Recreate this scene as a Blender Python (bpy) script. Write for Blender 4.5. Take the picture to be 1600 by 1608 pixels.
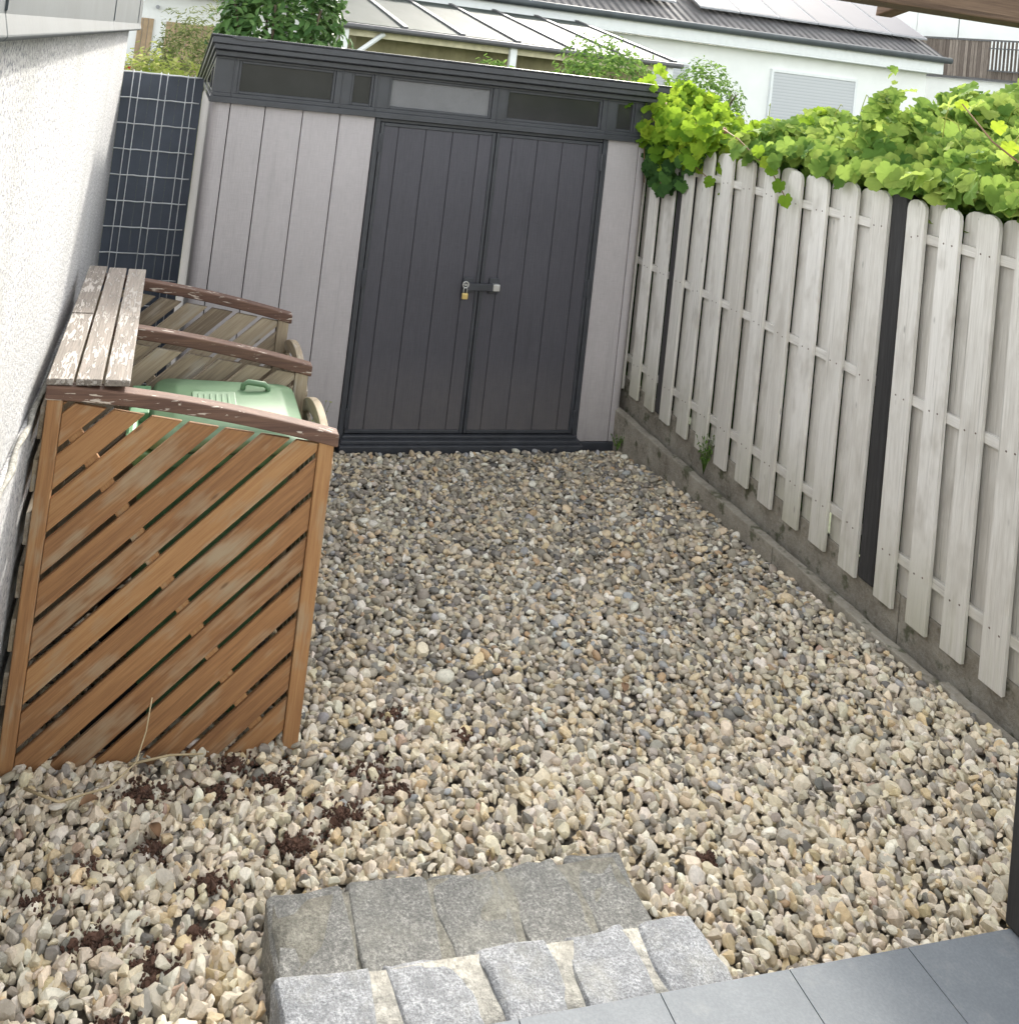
import bpy, bmesh, math, random
import numpy as np
from mathutils import Vector, Matrix, noise
random.seed(7); rng = np.random.default_rng(11)
PI = math.pi
S = bpy.context.scene
for o in list(bpy.data.objects): bpy.data.objects.remove(o)
C = S.collection

# ------------------------------------------------------------------ camera
YAW, PIT, ROL = .2836, -.0513, .1169
fwd = Vector((math.sin(YAW)*math.cos(PIT), math.cos(YAW)*math.cos(PIT), -math.sin(PIT)))
rt = Vector((math.cos(YAW), -math.sin(YAW), 0)); up = rt.cross(fwd)
cr, sr = math.cos(ROL), math.sin(ROL)
R_ = cr*rt + sr*up; U_ = -sr*rt + cr*up
cd = bpy.data.cameras.new('camera'); cam = bpy.data.objects.new('camera', cd); C.objects.link(cam)
M = Matrix((R_, U_, -fwd)).transposed().to_4x4(); M.translation = Vector((-.23, -5.5276, 2.3251))
cam.matrix_world = M
cd.sensor_fit = 'HORIZONTAL'; cd.sensor_width = 36; cd.lens = 1483.35/1600*36
cd.shift_x = (800-722.07)/1600; cd.shift_y = (16.16-804)/1600
cd.clip_start = .05; cd.clip_end = 500
S.camera = cam

# ------------------------------------------------------------------ sky, sun, exposure
SUN_EL, SUN_AZ = math.radians(30), math.radians(26.6)
w = bpy.data.worlds.new('World'); S.world = w; w.use_nodes = True
nt = w.node_tree; nt.nodes.clear()
sk = nt.nodes.new('ShaderNodeTexSky'); sk.sky_type = 'NISHITA'; sk.sun_disc = False
sk.sun_elevation = SUN_EL; sk.sun_rotation = SUN_AZ; sk.air_density = 1.3; sk.dust_density = 2.0; sk.ozone_density = .6
bg = nt.nodes.new('ShaderNodeBackground'); bg.inputs[1].default_value = .15
wo = nt.nodes.new('ShaderNodeOutputWorld')
hs = nt.nodes.new('ShaderNodeHueSaturation'); hs.inputs['Saturation'].default_value = .3   # thin white haze over the blue
wm = nt.nodes.new('ShaderNodeMix'); wm.data_type = 'RGBA'; wm.blend_type = 'MULTIPLY'; wm.inputs[0].default_value = 1; wm.inputs[7].default_value = (1.03, 1., .955, 1)
nt.links.new(sk.outputs[0], hs.inputs['Color']); nt.links.new(hs.outputs[0], wm.inputs[6]); nt.links.new(wm.outputs[2], bg.inputs[0]); nt.links.new(bg.outputs[0], wo.inputs[0])
sd = Vector((math.sin(SUN_AZ)*math.cos(SUN_EL), math.cos(SUN_AZ)*math.cos(SUN_EL), math.sin(SUN_EL)))
sl = bpy.data.lights.new('sun', 'SUN'); sl.energy = 1.5; sl.angle = math.radians(4); sl.color = (1, .95, .86)
so = bpy.data.objects.new('sun', sl); C.objects.link(so); so.rotation_euler = sd.to_track_quat('Z', 'Y').to_euler()
S.view_settings.view_transform = 'Standard'; S.view_settings.look = 'None'
S.view_settings.exposure = 2.17; S.view_settings.gamma = 1

# ------------------------------------------------------------------ materials
class N:
    def __init__(s, name):
        s.m = bpy.data.materials.new(name); s.m.use_nodes = True
        s.t = s.m.node_tree; s.b = s.t.nodes['Principled BSDF']; s.o = s.t.nodes['Material Output']
    def n(s, ty, **kw):
        x = s.t.nodes.new(ty)
        for k, v in kw.items(): setattr(x, k, v)
        return x
    def l(s, a, b): s.t.links.new(a, b)
    def setv(s, inp, v):
        if hasattr(v, 'is_linked') or hasattr(v, 'links'): s.l(v, inp)
        else: inp.default_value = v
    def attr(s, name): return s.n('ShaderNodeAttribute', attribute_name=name)
    def obj(s): return s.n('ShaderNodeTexCoord').outputs['Object']
    def mapv(s, v, sc, loc=(0,0,0)):
        x = s.n('ShaderNodeMapping'); s.l(v, x.inputs[0]); x.inputs[3].default_value = sc; x.inputs[1].default_value = loc
        return x.outputs[0]
    def noise(s, v, scale, detail=5, rough=.6, dist=0):
        x = s.n('ShaderNodeTexNoise'); s.l(v, x.inputs['Vector']); x.inputs['Scale'].default_value = scale
        x.inputs['Detail'].default_value = detail; x.inputs['Roughness'].default_value = rough; x.inputs['Distortion'].default_value = dist
        return x.outputs['Fac']
    def ramp(s, f, stops, interp='LINEAR'):
        x = s.n('ShaderNodeValToRGB'); s.l(f, x.inputs[0]); cr_ = x.color_ramp; cr_.interpolation = interp
        while len(cr_.elements) < len(stops): cr_.elements.new(.5)
        for e, (p, c) in zip(cr_.elements, stops):
            e.position = p; e.color = (c, c, c, 1) if not hasattr(c, '__len__') else (*c, 1)
        return x.outputs[0]
    def mix(s, f, a, b, mode='MIX'):
        x = s.n('ShaderNodeMix', data_type='RGBA', blend_type=mode)
        s.setv(x.inputs[0], f)
        for i, v in ((6, a), (7, b)):
            s.setv(x.inputs[i], (*v, 1) if isinstance(v, tuple) and len(v) == 3 else v)
        return x.outputs[2]
    def math(s, op, a, b=0.0):
        x = s.n('ShaderNodeMath', operation=op); s.setv(x.inputs[0], a); s.setv(x.inputs[1], b); return x.outputs[0]
    def bump(s, h, st=.3, d=.01):
        x = s.n('ShaderNodeBump'); x.inputs['Strength'].default_value = st; x.inputs['Distance'].default_value = d
        s.l(h, x.inputs['Height']); s.l(x.outputs[0], s.b.inputs['Normal'])
    def fin(s, col, rough=.7, metal=0., spec=None):
        s.setv(s.b.inputs['Base Color'], (*col, 1) if isinstance(col, tuple) and len(col) == 3 else col)
        s.setv(s.b.inputs['Roughness'], rough); s.b.inputs['Metallic'].default_value = metal
        if spec is not None: s.b.inputs['Specular IOR Level'].default_value = spec
        return s.m

def plain(name, col, rough=.6, metal=0., var=.12, scale=9, bump=.05, spec=None):
    k = N(name); v = k.obj(); f = k.noise(v, scale, 6)
    a = tuple(c*(1-var*1.5) for c in col); b = tuple(min(1, c*(1+var*1.5)) for c in col)
    c = k.ramp(f, [(.3, a), (.7, b)])
    if bump: k.bump(k.noise(v, scale*12, 4), bump, .004)
    return k.fin(c, rough, metal, spec)

def wood(name, dark, mid, light, damp=None, peel=None, peel_at=.5, grey=None, grey_at=.6, rough=.75, bump=.4):
    k = N(name); g = k.attr('gr').outputs['Vector']; r = k.attr('rnd').outputs['Fac']
    f1 = k.noise(k.mapv(g, (1.6, 30, 30)), 2.2, 7, .65, .4)
    f2 = k.noise(k.mapv(g, (6, 160, 160)), 1.5, 3, .6)
    f3 = k.noise(k.mapv(g, (3, 7, 7)), 1.4, 3)
    f = k.math('ADD', k.math('MULTIPLY', f1, .55), k.math('MULTIPLY', f2, .3))
    f = k.math('ADD', f, k.math('MULTIPLY', k.math('SUBTRACT', r, .5), .22))
    c = k.ramp(f, [(.28, dark), (.45, mid), (.6, light)])
    if grey:
        gm = k.ramp(k.math('ADD', f3, k.math('MULTIPLY', f1, .35)), [(grey_at, 0.), (grey_at+.2, 1.)])
        c = k.mix(gm, c, grey)
    if peel:
        pf = k.noise(k.mapv(g, (9, 55, 55)), 1.6, 6, .62, .6)
        pf = k.math('ADD', pf, k.math('MULTIPLY', k.math('SUBTRACT', f3, .5), .5))
        pm = k.ramp(pf, [(peel_at, 0.), (peel_at+.03, 1.)])
        c = k.mix(pm, c, peel)
        k.bump(k.math('ADD', f, k.math('MULTIPLY', pm, .8)), bump, .004)
    else: k.bump(f, bump, .004)
    if damp:
        sp = k.n('ShaderNodeSeparateXYZ'); k.l(k.obj(), sp.inputs[0])
        dmp = k.math('MULTIPLY', k.ramp(sp.outputs[2], [(damp[1], 1.), (damp[2], 0.)]), k.ramp(k.math('ADD', f1, k.math('MULTIPLY', k.math('SUBTRACT', r, .5), .4)), [(.35, 0.), (.65, 1.)]))
        c = k.mix(k.math('MULTIPLY', dmp, .75), c, damp[0])
        st = k.ramp(k.noise(k.mapv(g, (.9, 60, 60)), 1.7, 4, .5), [(.62, 0.), (.72, .55)])
        c = k.mix(st, c, tuple(x*.55 for x in dark))
    # knots
    vo = k.n('ShaderNodeTexVoronoi'); k.l(k.mapv(g, (2.2, 7, 7)), vo.inputs['Vector']); vo.inputs['Scale'].default_value = 1.6
    kn = k.ramp(vo.outputs['Distance'], [(.03, 1.), (.075, 0.)])
    c = k.mix(k.math('MULTIPLY', kn, .65), c, tuple(x*.45 for x in dark))
    return k.fin(c, rough)

def leafmat(name, c1, c2, c3, trans=.45, rough=.75):
    k = N(name); r = k.attr('rnd').outputs['Fac']
    c = k.ramp(r, [(0., c1), (.5, c2), (1., c3)])
    f = k.noise(k.obj(), 60, 3); c = k.mix(k.math('MULTIPLY', f, .35), c, tuple(x*.5 for x in c1))
    k.fin(c, rough, 0, .08)
    tr = k.n('ShaderNodeBsdfTranslucent'); k.l(k.mix(.5, c, c3, 'MIX'), tr.inputs[0])
    mx = k.n('ShaderNodeMixShader'); mx.inputs[0].default_value = trans
    k.l(k.b.outputs[0], mx.inputs[1]); k.l(tr.outputs[0], mx.inputs[2]); k.l(mx.outputs[0], k.o.inputs[0])
    return k.m

MT = {}
MT['fence'] = wood('weathered_white_wood', (.53,.50,.45), (.67,.645,.595), (.76,.735,.69), damp=((.40,.385,.29), .36, .75), grey=(.52,.49,.44), grey_at=.7, bump=.5)
MT['fencepost'] = wood('dark_post_wood', (.02,.019,.019), (.035,.034,.034), (.06,.055,.055), bump=.3)
MT['slat'] = wood('oiled_brown_wood', (.20,.095,.04), (.31,.155,.062), (.39,.215,.09), grey=(.33,.25,.16), grey_at=.7, bump=.35)
MT['slatin'] = wood('grey_brown_wood', (.17,.13,.09), (.31,.25,.17), (.42,.35,.25), grey=(.36,.33,.28), grey_at=.7, bump=.4)
MT['rail'] = wood('dark_brown_rail_wood', (.06,.032,.024), (.10,.053,.037), (.16,.09,.06), peel=(.50,.43,.36), peel_at=.62, bump=.4)
MT['plank'] = wood('peeling_painted_plank', (.14,.12,.10), (.24,.205,.175), (.33,.29,.245), peel=(.40,.365,.33), peel_at=.53, bump=.8)
MT['beam'] = wood('brown_pergola_wood', (.07,.042,.028), (.13,.08,.052), (.2,.13,.085), bump=.3)
MT['farwood'] = wood('grey_brown_far_wood', (.09,.07,.06), (.17,.14,.12), (.28,.24,.21), bump=.2)

def shedmat(name, a, b, rough=.6):
    k = N(name); v = k.obj()
    f1 = k.noise(k.mapv(v, (260, 260, 12)), 1, 3); f2 = k.noise(k.mapv(v, (14, 14, 320)), 1, 3); f3 = k.noise(v, 1.6, 5)
    f = k.math('ADD', k.math('MULTIPLY', f1, .5), k.math('MULTIPLY', f2, .35))
    f = k.math('ADD', f, k.math('MULTIPLY', f3, .3))
    c = k.ramp(f, [(.4, a), (.75, b)])
    # dust thrown up from the gravel on the lowest boards, and faint run marks
    d = k.n('ShaderNodeSeparateXYZ'); k.l(v, d.inputs[0])
    dm = k.math('MULTIPLY', k.ramp(d.outputs[2], [(0., 1.), (.55, 0.)]), k.noise(v, 9, 7, .75))
    c = k.mix(k.math('MULTIPLY', dm, .62), c, (.2,.175,.15))
    stn = k.ramp(k.noise(k.mapv(v, (22, 22, 1.1)), 1, 5, .6), [(.55, 0.), (.75, .3)])
    c = k.mix(stn, c, tuple(x*.6 for x in a))
    k.bump(f, .35, .003)
    return k.fin(c, rough)
MT['shedwall'] = shedmat('brushed_warm_grey_resin', (.36,.335,.34), (.49,.46,.465))
MT['sheddoor'] = shedmat('brushed_graphite_resin', (.048,.047,.058), (.08,.078,.093), .55)
MT['shedtrim'] = plain('graphite_trim_resin', (.045,.048,.056), .42, var=.12)
MT['black'] = plain('black_gap', (.012,.012,.014), .8)

def glassmat(name, tint, rough=.12, tr=.35, frost=0):
    k = N(name); v = k.obj(); f = k.noise(v, 5, 5)
    c = k.mix(k.ramp(f, [(.45, 0.), (.85, .15)]), tint, tuple(min(1, x*2.2+.05) for x in tint))
    k.fin(c, rough, 0, .4)
    if frost: k.bump(k.noise(k.mapv(v, (1, 1, .6)), 45, 6, .7, 1.5), frost, .006)
    else: k.bump(k.noise(v, 6, 2), .04, .01)
    k.b.inputs['Transmission Weight'].default_value = tr
    return k.m
MT['shedglass'] = glassmat('dusty_shed_window', (.035,.035,.036), .15, .1)
MT['shedfrost'] = glassmat('scratched_shed_window', (.17,.172,.18), .4, .1, .6)

def plaster():
    k = N('white_roughcast_plaster'); v = k.obj()
    f = k.noise(v, 75, 4, .7); f2 = k.noise(k.mapv(v, (2, 2, .5)), 2.2, 6); f3 = k.noise(v, 240, 3)
    c = k.ramp(f, [(.38, (.17,.18,.21)), (.46, (.42,.42,.43)), (.56, (.60,.60,.595))])
    c = k.mix(k.ramp(f2, [(.45, 0.), (.7, .55)]), c, (.36,.36,.35))
    k.bump(k.math('ADD', f, k.math('MULTIPLY', f3, .4)), 1., .012)
    return k.fin(c, .9)
MT['plaster'] = plaster()
MT['zinc'] = plain('weathered_zinc_sheet', (.062,.074,.08), .6, 0., var=.12, scale=4, bump=.08)
MT['steel'] = plain('galvanised_wire', (.62,.64,.65), .5, .2)
MT['strip'] = plain('slate_blue_privacy_strip', (.07,.085,.115), .55, var=.12, scale=3)
MT['concrete'] = None
def concrete():
    k = N('mossy_concrete'); v = k.obj()
    f = k.noise(v, 5, 8, .7); f2 = k.noise(v, 60, 5, .7); f3 = k.noise(v, 11, 4)
    c = k.ramp(f, [(.3, (.17,.145,.11)), (.5, (.28,.25,.20)), (.7, (.40,.365,.30))])
    c = k.mix(k.ramp(f2, [(.45, 0.), (.75, .5)]), c, (.42,.41,.37))
    c = k.mix(k.ramp(f3, [(.56, 0.), (.64, .8)]), c, (.07,.075,.035))
    k.bump(k.math('ADD', f2, f), .7, .012)
    return k.fin(c, .95)
MT['concrete'] = concrete()
def granite(name, a, b, s1=140):
    k = N(name); v = k.obj()
    f = k.noise(v, s1, 5, .8); f2 = k.noise(v, 7, 6, .7); f3 = k.noise(v, 24, 6, .75)
    c = k.ramp(f, [(.36, tuple(x*.45 for x in a)), (.5, a), (.62, b)])
    c = k.mix(k.ramp(f3, [(.4, .65), (.6, 0.)]), c, tuple(x*.5 for x in a))
    c = k.mix(k.ramp(f2, [(.5, 0.), (.72, .5)]), c, (.31,.305,.26))
    k.bump(k.math('ADD', f3, k.math('MULTIPLY', f, .4)), .8, .01)
    return k.fin(c, .85)
MT['granite1'] = granite('weathered_dark_granite', (.22,.22,.205), (.42,.41,.38))
MT['granite2'] = granite('pale_granite', (.25,.26,.275), (.43,.44,.45), 170)
MT['mortar'] = granite('cream_mortar', (.32,.31,.275), (.40,.385,.34), 60)
MT['dirtymortar'] = granite('dirty_mortar', (.24,.23,.19), (.36,.345,.29), 90)
def tilemat():
    k = N('slate_grey_tile'); v = k.obj(); f = k.noise(v, 4, 7, .7); f2 = k.noise(v, 140, 4, .7); f3 = k.noise(v, 16, 5, .7)
    c = k.ramp(f, [(.3, (.105,.12,.135)), (.7, (.155,.172,.188))])
    c = k.mix(k.ramp(f2, [(.42, .35), (.6, 0.)]), c, (.08,.09,.10)); c = k.mix(k.ramp(f3, [(.55, 0.), (.75, .3)]), c, (.22,.22,.21))
    k.bump(f2, .2, .003)
    return k.fin(c, .7)
MT['tile'] = tilemat()
MT['grout'] = plain('pale_grout', (.38,.36,.30), .9)
MT['soil'] = plain('dark_brown_soil', (.10,.052,.034), .95, var=.4, scale=40, bump=.9)
MT['underlay'] = plain('gritty_earth', (.17,.15,.12), .95, var=.35, scale=60, bump=.9)
MT['lawn'] = plain('lawn_grass', (.075,.09,.045), .9, var=.3, scale=3)
MT['binlid'] = plain('faded_green_plastic_lid', (.105,.19,.10), .5, var=.1, scale=6)
MT['binbody'] = plain('green_plastic_body', (.13,.28,.14), .5, var=.1, scale=5)
MT['rubber'] = plain('black_rubber', (.02,.02,.02), .8)
MT['screw'] = plain('rusty_screw', (.16,.12,.10), .5, .5, bump=0)
MT['brass'] = plain('brass', (.72,.55,.22), .35, .7, var=.08)
MT['brightmetal'] = plain('brushed_light_metal', (.55,.55,.53), .4, .6)
MT['whitewall'] = plain('white_render', (.78,.80,.79), .9, var=.03, scale=2, bump=.1)
MT['whitepaint'] = plain('white_paint', (.72,.75,.76), .5, var=.03)
MT['rooftile'] = None
def rooftile():
    k = N('dark_roof_tiles'); v = k.obj()
    wv = k.n('ShaderNodeTexWave', wave_type='BANDS', bands_direction='X'); k.l(v, wv.inputs[0]); wv.inputs['Scale'].default_value = 1.6; wv.inputs['Distortion'].default_value = .4
    w2 = k.n('ShaderNodeTexWave', wave_type='BANDS', bands_direction='Y', wave_profile='SAW'); k.l(v, w2.inputs[0]); w2.inputs['Scale'].default_value = 1.0
    f = k.math('ADD', k.math('MULTIPLY', wv.outputs[1], .6), k.math('MULTIPLY', w2.outputs[1], .5))
    c = k.ramp(k.noise(v, 3, 5), [(.3, (.035,.035,.037)), (.7, (.085,.08,.08))])
    k.bump(f, 1., .06)
    return k.fin(c, .6)
MT['rooftile'] = rooftile()
def solar():
    k = N('solar_cells'); v = k.obj()
    c = k.ramp(k.noise(v, .7, 2), [(.3, (.035,.037,.055)), (.7, (.05,.053,.072))])
    return k.fin(c, .4, 0, .3)
MT['solar'] = solar()
MT['alu'] = plain('aluminium_frame', (.25,.26,.28), .5, .4)
def canopyglass():
    k = N('milky_roof_panel'); v = k.obj()
    c = k.ramp(k.noise(k.mapv(v, (2, .5, 1)), 1.5, 5), [(.35, (.06,.075,.068)), (.7, (.10,.118,.108))])
    k.fin(c, .6, 0, .1)
    tr = k.n('ShaderNodeBsdfTranslucent'); tr.inputs[0].default_value = (.27,.32,.29,1)
    mx = k.n('ShaderNodeMixShader'); mx.inputs[0].default_value = .4
    k.l(k.b.outputs[0], mx.inputs[1]); k.l(tr.outputs[0], mx.inputs[2]); k.l(mx.outputs[0], k.o.inputs[0])
    return k.m
MT['canopyglass'] = canopyglass()
MT['canopyframe'] = plain('grey_brown_aluminium', (.10,.10,.105), .5, .2)
MT['awning'] = plain('olive_awning_cloth', (.24,.22,.13), .9, var=.25, scale=2)
MT['cream'] = plain('cream_fascia', (.62,.58,.42), .7)
def blind():
    k = N('slatted_shutter'); v = k.obj()
    wv = k.n('ShaderNodeTexWave', wave_type='BANDS', bands_direction='Z', wave_profile='SAW'); k.l(v, wv.inputs[0]); wv.inputs['Scale'].default_value = 4.4
    c = k.ramp(wv.outputs[1], [(.0, (.40,.43,.46)), (.3, (.52,.54,.57)), (1., (.57,.59,.62))])
    k.bump(wv.outputs[1], .5, .02)
    return k.fin(c, .5)
MT['blind'] = blind()
MT['garagedoor'] = plain('tan_timber_door', (.36,.26,.16), .7, var=.15)
MT['carpaint'] = plain('silver_car_paint', (.45,.46,.48), .25, .6, var=.03, bump=0)
MT['carglass'] = plain('dark_car_glass', (.02,.025,.03), .08, 0, var=.05, bump=0, spec=.8)
MT['redlens'] = plain('red_lens', (.35,.02,.02), .2)
MT['bark'] = plain('grey_brown_bark', (.10,.075,.05), .9, var=.3, scale=20, bump=.6)
MT['cane'] = plain('brown_vine_cane', (.20,.115,.06), .8, var=.2, scale=20)
MT['straw'] = plain('dry_straw', (.50,.40,.24), .8, var=.15)
MT['vineA'] = leafmat('sun_painted_vine_leaf', (.09,.20,.02), (.20,.35,.03), (.40,.52,.05), .5)  # brighter, yellower copy of the vine leaf, sunlight put into the colour
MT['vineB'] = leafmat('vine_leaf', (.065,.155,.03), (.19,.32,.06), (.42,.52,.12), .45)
MT['vineD'] = leafmat('shade_painted_vine_leaf', (.03,.07,.022), (.05,.11,.03), (.08,.17,.04), .25)  # darker copy of the vine leaf, shade of inner and hanging leaves painted in
MT['laurel'] = leafmat('laurel_leaf', (.04,.095,.028), (.075,.155,.045), (.14,.24,.08), .25, .35)
MT['shrubY'] = leafmat('yellow_green_shrub_leaf', (.14,.22,.03), (.3,.38,.06), (.5,.5,.2), .45)
MT['shrubG'] = leafmat('mid_green_shrub_leaf', (.06,.13,.03), (.12,.22,.05), (.22,.34,.08), .4)
MT['shrubO'] = leafmat('olive_shrub_leaf', (.09,.12,.045), (.16,.2,.07), (.26,.29,.12), .35)

def stonemat(name, amp):
    k = N(name); a = k.attr('col').outputs['Color']; v = k.obj()
    f = k.noise(v, 90, 5, .7); f2 = k.noise(v, 28, 3)
    c = k.mix(k.math('MULTIPLY', k.ramp(f, [(.35, 1.), (.6, 0.)]), amp), a, (.10,.09,.075))
    c = k.mix(k.math('MULTIPLY', k.ramp(f2, [(.5, 0.), (.7, 1.)]), amp*.8), c, (.6,.56,.48))
    k.bump(f, .5, .004)
    return k.fin(c, .68)
MT['pebble'] = stonemat('river_pebble', .28)
MT['limestone'] = stonemat('crushed_limestone', .22)

# ------------------------------------------------------------------ mesh helpers
class MB:
    def __init__(s): s.v = []; s.f = []; s.g = []; s.r = []
    def add(s, vs, fs, gr=None, rnd=None):
        b = len(s.v); s.v += [tuple(x) for x in vs]; s.f += [tuple(b+i for i in f) for f in fs]
        off = Vector((random.random()*9, random.random()*9, random.random()*9))
        if gr is None: gr = vs
        s.g += [tuple(Vector(x)+off) for x in gr]
        r = random.random() if rnd is None else rnd
        s.r += [r]*len(vs)
    def box(s, c, d, rot=None, rnd=None):
        """box centred at c with size d; grain runs along its longest side"""
        ax = max(range(3), key=lambda i: d[i]); o = [ax]+[i for i in range(3) if i != ax]
        vs = []; gr = []
        for x in (-.5, .5):
            for y in (-.5, .5):
                for z in (-.5, .5):
                    p = Vector((x*d[0], y*d[1], z*d[2])); gr.append(Vector((p[o[0]], p[o[1]], p[o[2]])))
                    if rot is not None: p = rot @ p
                    vs.append(p+Vector(c))
        s.add(vs, [(0,1,3,2),(4,6,7,5),(0,4,5,1),(2,3,7,6),(0,2,6,4),(1,5,7,3)], gr, rnd)
        return s
    def b2(s, x0, x1, y0, y1, z0, z1, rnd=None):
        return s.box(((x0+x1)/2, (y0+y1)/2, (z0+z1)/2), (x1-x0, y1-y0, z1-z0), None, rnd)
    def prism(s, pts, fn, t, rnd=None, ax=0):
        """closed 2-D outline pts, thickness t; fn(u, v, w) -> 3-D; grain along axis ax of the outline"""
        n = len(pts); vs = []; gr = []
        for w_ in (0, t):
            for (a, b) in pts:
                vs.append(fn(a, b, w_)); gr.append(Vector((a, b, w_)) if ax == 0 else Vector((b, a, w_)))
        fs = [tuple(range(n)), tuple(range(2*n-1, n-1, -1))]+[(i, i+n, (i+1) % n+n, (i+1) % n) for i in range(n)]
        s.add(vs, fs, gr, rnd); return s
    def tube(s, pts, r, n=8, rnd=None):
        pts = [Vector(p) for p in pts]; vs = []; gr = []; L = 0
        rr = r if hasattr(r, '__len__') else [r]*len(pts)
        for i, p in enumerate(pts):
            d = (pts[min(i+1, len(pts)-1)]-pts[max(i-1, 0)]).normalized()
            a = d.orthogonal().normalized() if i == 0 else (a-a.dot(d)*d).normalized()
            b = d.cross(a)
            if i: L += (p-pts[i-1]).length
            for k in range(n):
                t = 2*PI*k/n; q = a*math.cos(t)+b*math.sin(t)
                vs.append(p+q*rr[i]); gr.append(Vector((L, math.cos(t)*rr[i], math.sin(t)*rr[i])))
        fs = [(i*n+k, i*n+(k+1) % n, (i+1)*n+(k+1) % n, (i+1)*n+k) for i in range(len(pts)-1) for k in range(n)]
        fs += [tuple(range(n-1, -1, -1)), tuple((len(pts)-1)*n+k for k in range(n))]
        s.add(vs, fs, gr, rnd); return s
    def build(s, name, mat, parent=None, bevel=0, smooth=False, seg=2):
        me = bpy.data.meshes.new(name); me.from_pydata(s.v, [], s.f)
        bm = bmesh.new(); bm.from_mesh(me); bmesh.ops.recalc_face_normals(bm, faces=bm.faces); bm.to_mesh(me); bm.free()
        a = me.attributes.new('gr', 'FLOAT_VECTOR', 'POINT'); a.data.foreach_set('vector', np.array(s.g, dtype=np.float32).ravel())
        a = me.attributes.new('rnd', 'FLOAT', 'POINT'); a.data.foreach_set('value', np.array(s.r, dtype=np.float32))
        me.materials.append(MT[mat] if isinstance(mat, str) else mat)
        o = bpy.data.objects.new(name, me); C.objects.link(o)
        if parent is not None:
            o.parent = parent; o.matrix_parent_inverse = Matrix.Translation(-parent_loc(parent))
        if smooth: me.polygons.foreach_set('use_smooth', [True]*len(me.polygons))
        if bevel:
            m = o.modifiers.new('bevel', 'BEVEL'); m.width = bevel; m.segments = seg; m.limit_method = 'ANGLE'; m.angle_limit = math.radians(40)
        return o
def parent_loc(p):
    return Vector(p.location) if p.parent is None else Vector((0, 0, 0))
def tag(o, label=None, cat=None, group=None, kind=None):
    if label: o['label'] = label
    if cat: o['category'] = cat
    if group: o['group'] = group
    if kind: o['kind'] = kind
    return o
def thing(name, label, cat, loc=(0,0,0), group=None):
    o = bpy.data.objects.new(name, None); C.objects.link(o); o.location = loc; o.empty_display_size = .1
    return tag(o, label, cat, group)

def sstep(t): t = min(1, max(0, t)); return t*t*(3-2*t)
def gz(x, y):
    """height of the gravel surface"""
    b = 0 if y > -.3 else (-.3-y)/2.1*.085 if y > -2.4 else .085+(-2.4-y)*.09
    b += .085*sstep((x-1.9)/.8)*sstep(-y/.9)+.045*sstep((x-1.7)/.9)*sstep((-1.5-y)/1.0)
    b += .012*noise.noise(Vector((x*1.3, y*1.3, 3)))+.008*noise.noise(Vector((x*4, y*4, 9)))
    return b

# ================================================================== THE SETTING
def sheet(name, x0, x1, y0, y1, nx, ny, zf, mat, kind='structure'):
    vs = [(x0+(x1-x0)*i/nx, y0+(y1-y0)*j/ny) for j in range(ny+1) for i in range(nx+1)]
    m = MB(); m.add([(x, y, zf(x, y)) for x, y in vs], [(j*(nx+1)+i, j*(nx+1)+i+1, (j+1)*(nx+1)+i+1, (j+1)*(nx+1)+i) for j in range(ny) for i in range(nx)])
    o = m.build(name, mat, smooth=True); tag(o, kind=kind); return o
sheet('ground', -300, 300, -300, 300, 2, 2, lambda x, y: -.06, 'lawn')
sheet('yard_ground', -2.9, 2.76, -4.2, 2.9, 90, 120, lambda x, y: gz(x, y)-.028, 'underlay')

# tiled terrace (its front edge butts against the stone steps)
m = MB(); m.b2(.16, 2.75, -7.5, -3.69, -.05, .386)
o = m.build('terrace', 'grout', bevel=.002); tag(o, kind='structure')
m = MB(); xs = [.36, .68, 1.003, 1.325, 1.647, 1.969, 2.291, 2.613]; 
for i in range(-1, len(xs)):
    x0 = .155 if i < 0 else xs[i]; x1 = xs[0] if i < 0 else (xs[i+1] if i+1 < len(xs) else 2.755)
    yy = [-3.683, -4.32, -4.96, -5.6, -6.24, -6.88, -7.5]
    for a, b in zip(yy, yy[1:]): m.b2(x0+.001, x1-.001, b+.001, a-.001, .387, .40+random.uniform(0, .0006))
o = m.build('terrace_tiles', 'tile', bevel=.001); tag(o, kind='structure')

# ================================================================== LEFT BUILDING
t = thing('plastered_building', 'white roughcast wall with a zinc coping beside the brown bin box', 'building', (-1.8, -3, 0))
m = MB(); m.b2(-3.2, -.52, -7.4, .5, -.1, 2.33); m.build('wall', 'plaster', t, bevel=.02, seg=3)
m = MB(); m.prism([(-3.3, 0), (-1.02, 0), (-1.02, 1.06), (-1.6, 1.10), (-2.2, 1.10), (-2.7, 1.15), (-3.0, 1.17), (-3.3, 1.16)], lambda a, b, w_: Vector((-.519+w_, a, b)), .017); m.build('render_patch', 'plaster', t, bevel=.004)
m = MB(); m.tube([(-.50+.004*math.sin(i*2.3), -1.02-i*.11, 1.062+.105*sstep(i/20)+.008*math.sin(i*1.7)) for i in range(21)], [.009+.004*math.sin(i*3.1) for i in range(21)], 7); m.build('patch_edge', 'mortar', t, smooth=True)
m = MB()
prof = [(-3.22, 2.332), (-.5, 2.332), (-.5, 2.29), (-.462, 2.275), (-.455, 2.283), (-.462, 2.315), (-.462, 2.46), (-.52, 2.475), (-3.22, 2.475)]
for y0, y1 in ((-7.42, -4.1), (-4.097, -1.9), (-1.897, .1), (.103, .56)):
    m.prism(prof, lambda a, b, w_, y0=y0: Vector((a, y0+w_, b)), y1-y0)
m.build('coping', 'zinc', t, bevel=.003)
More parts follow.
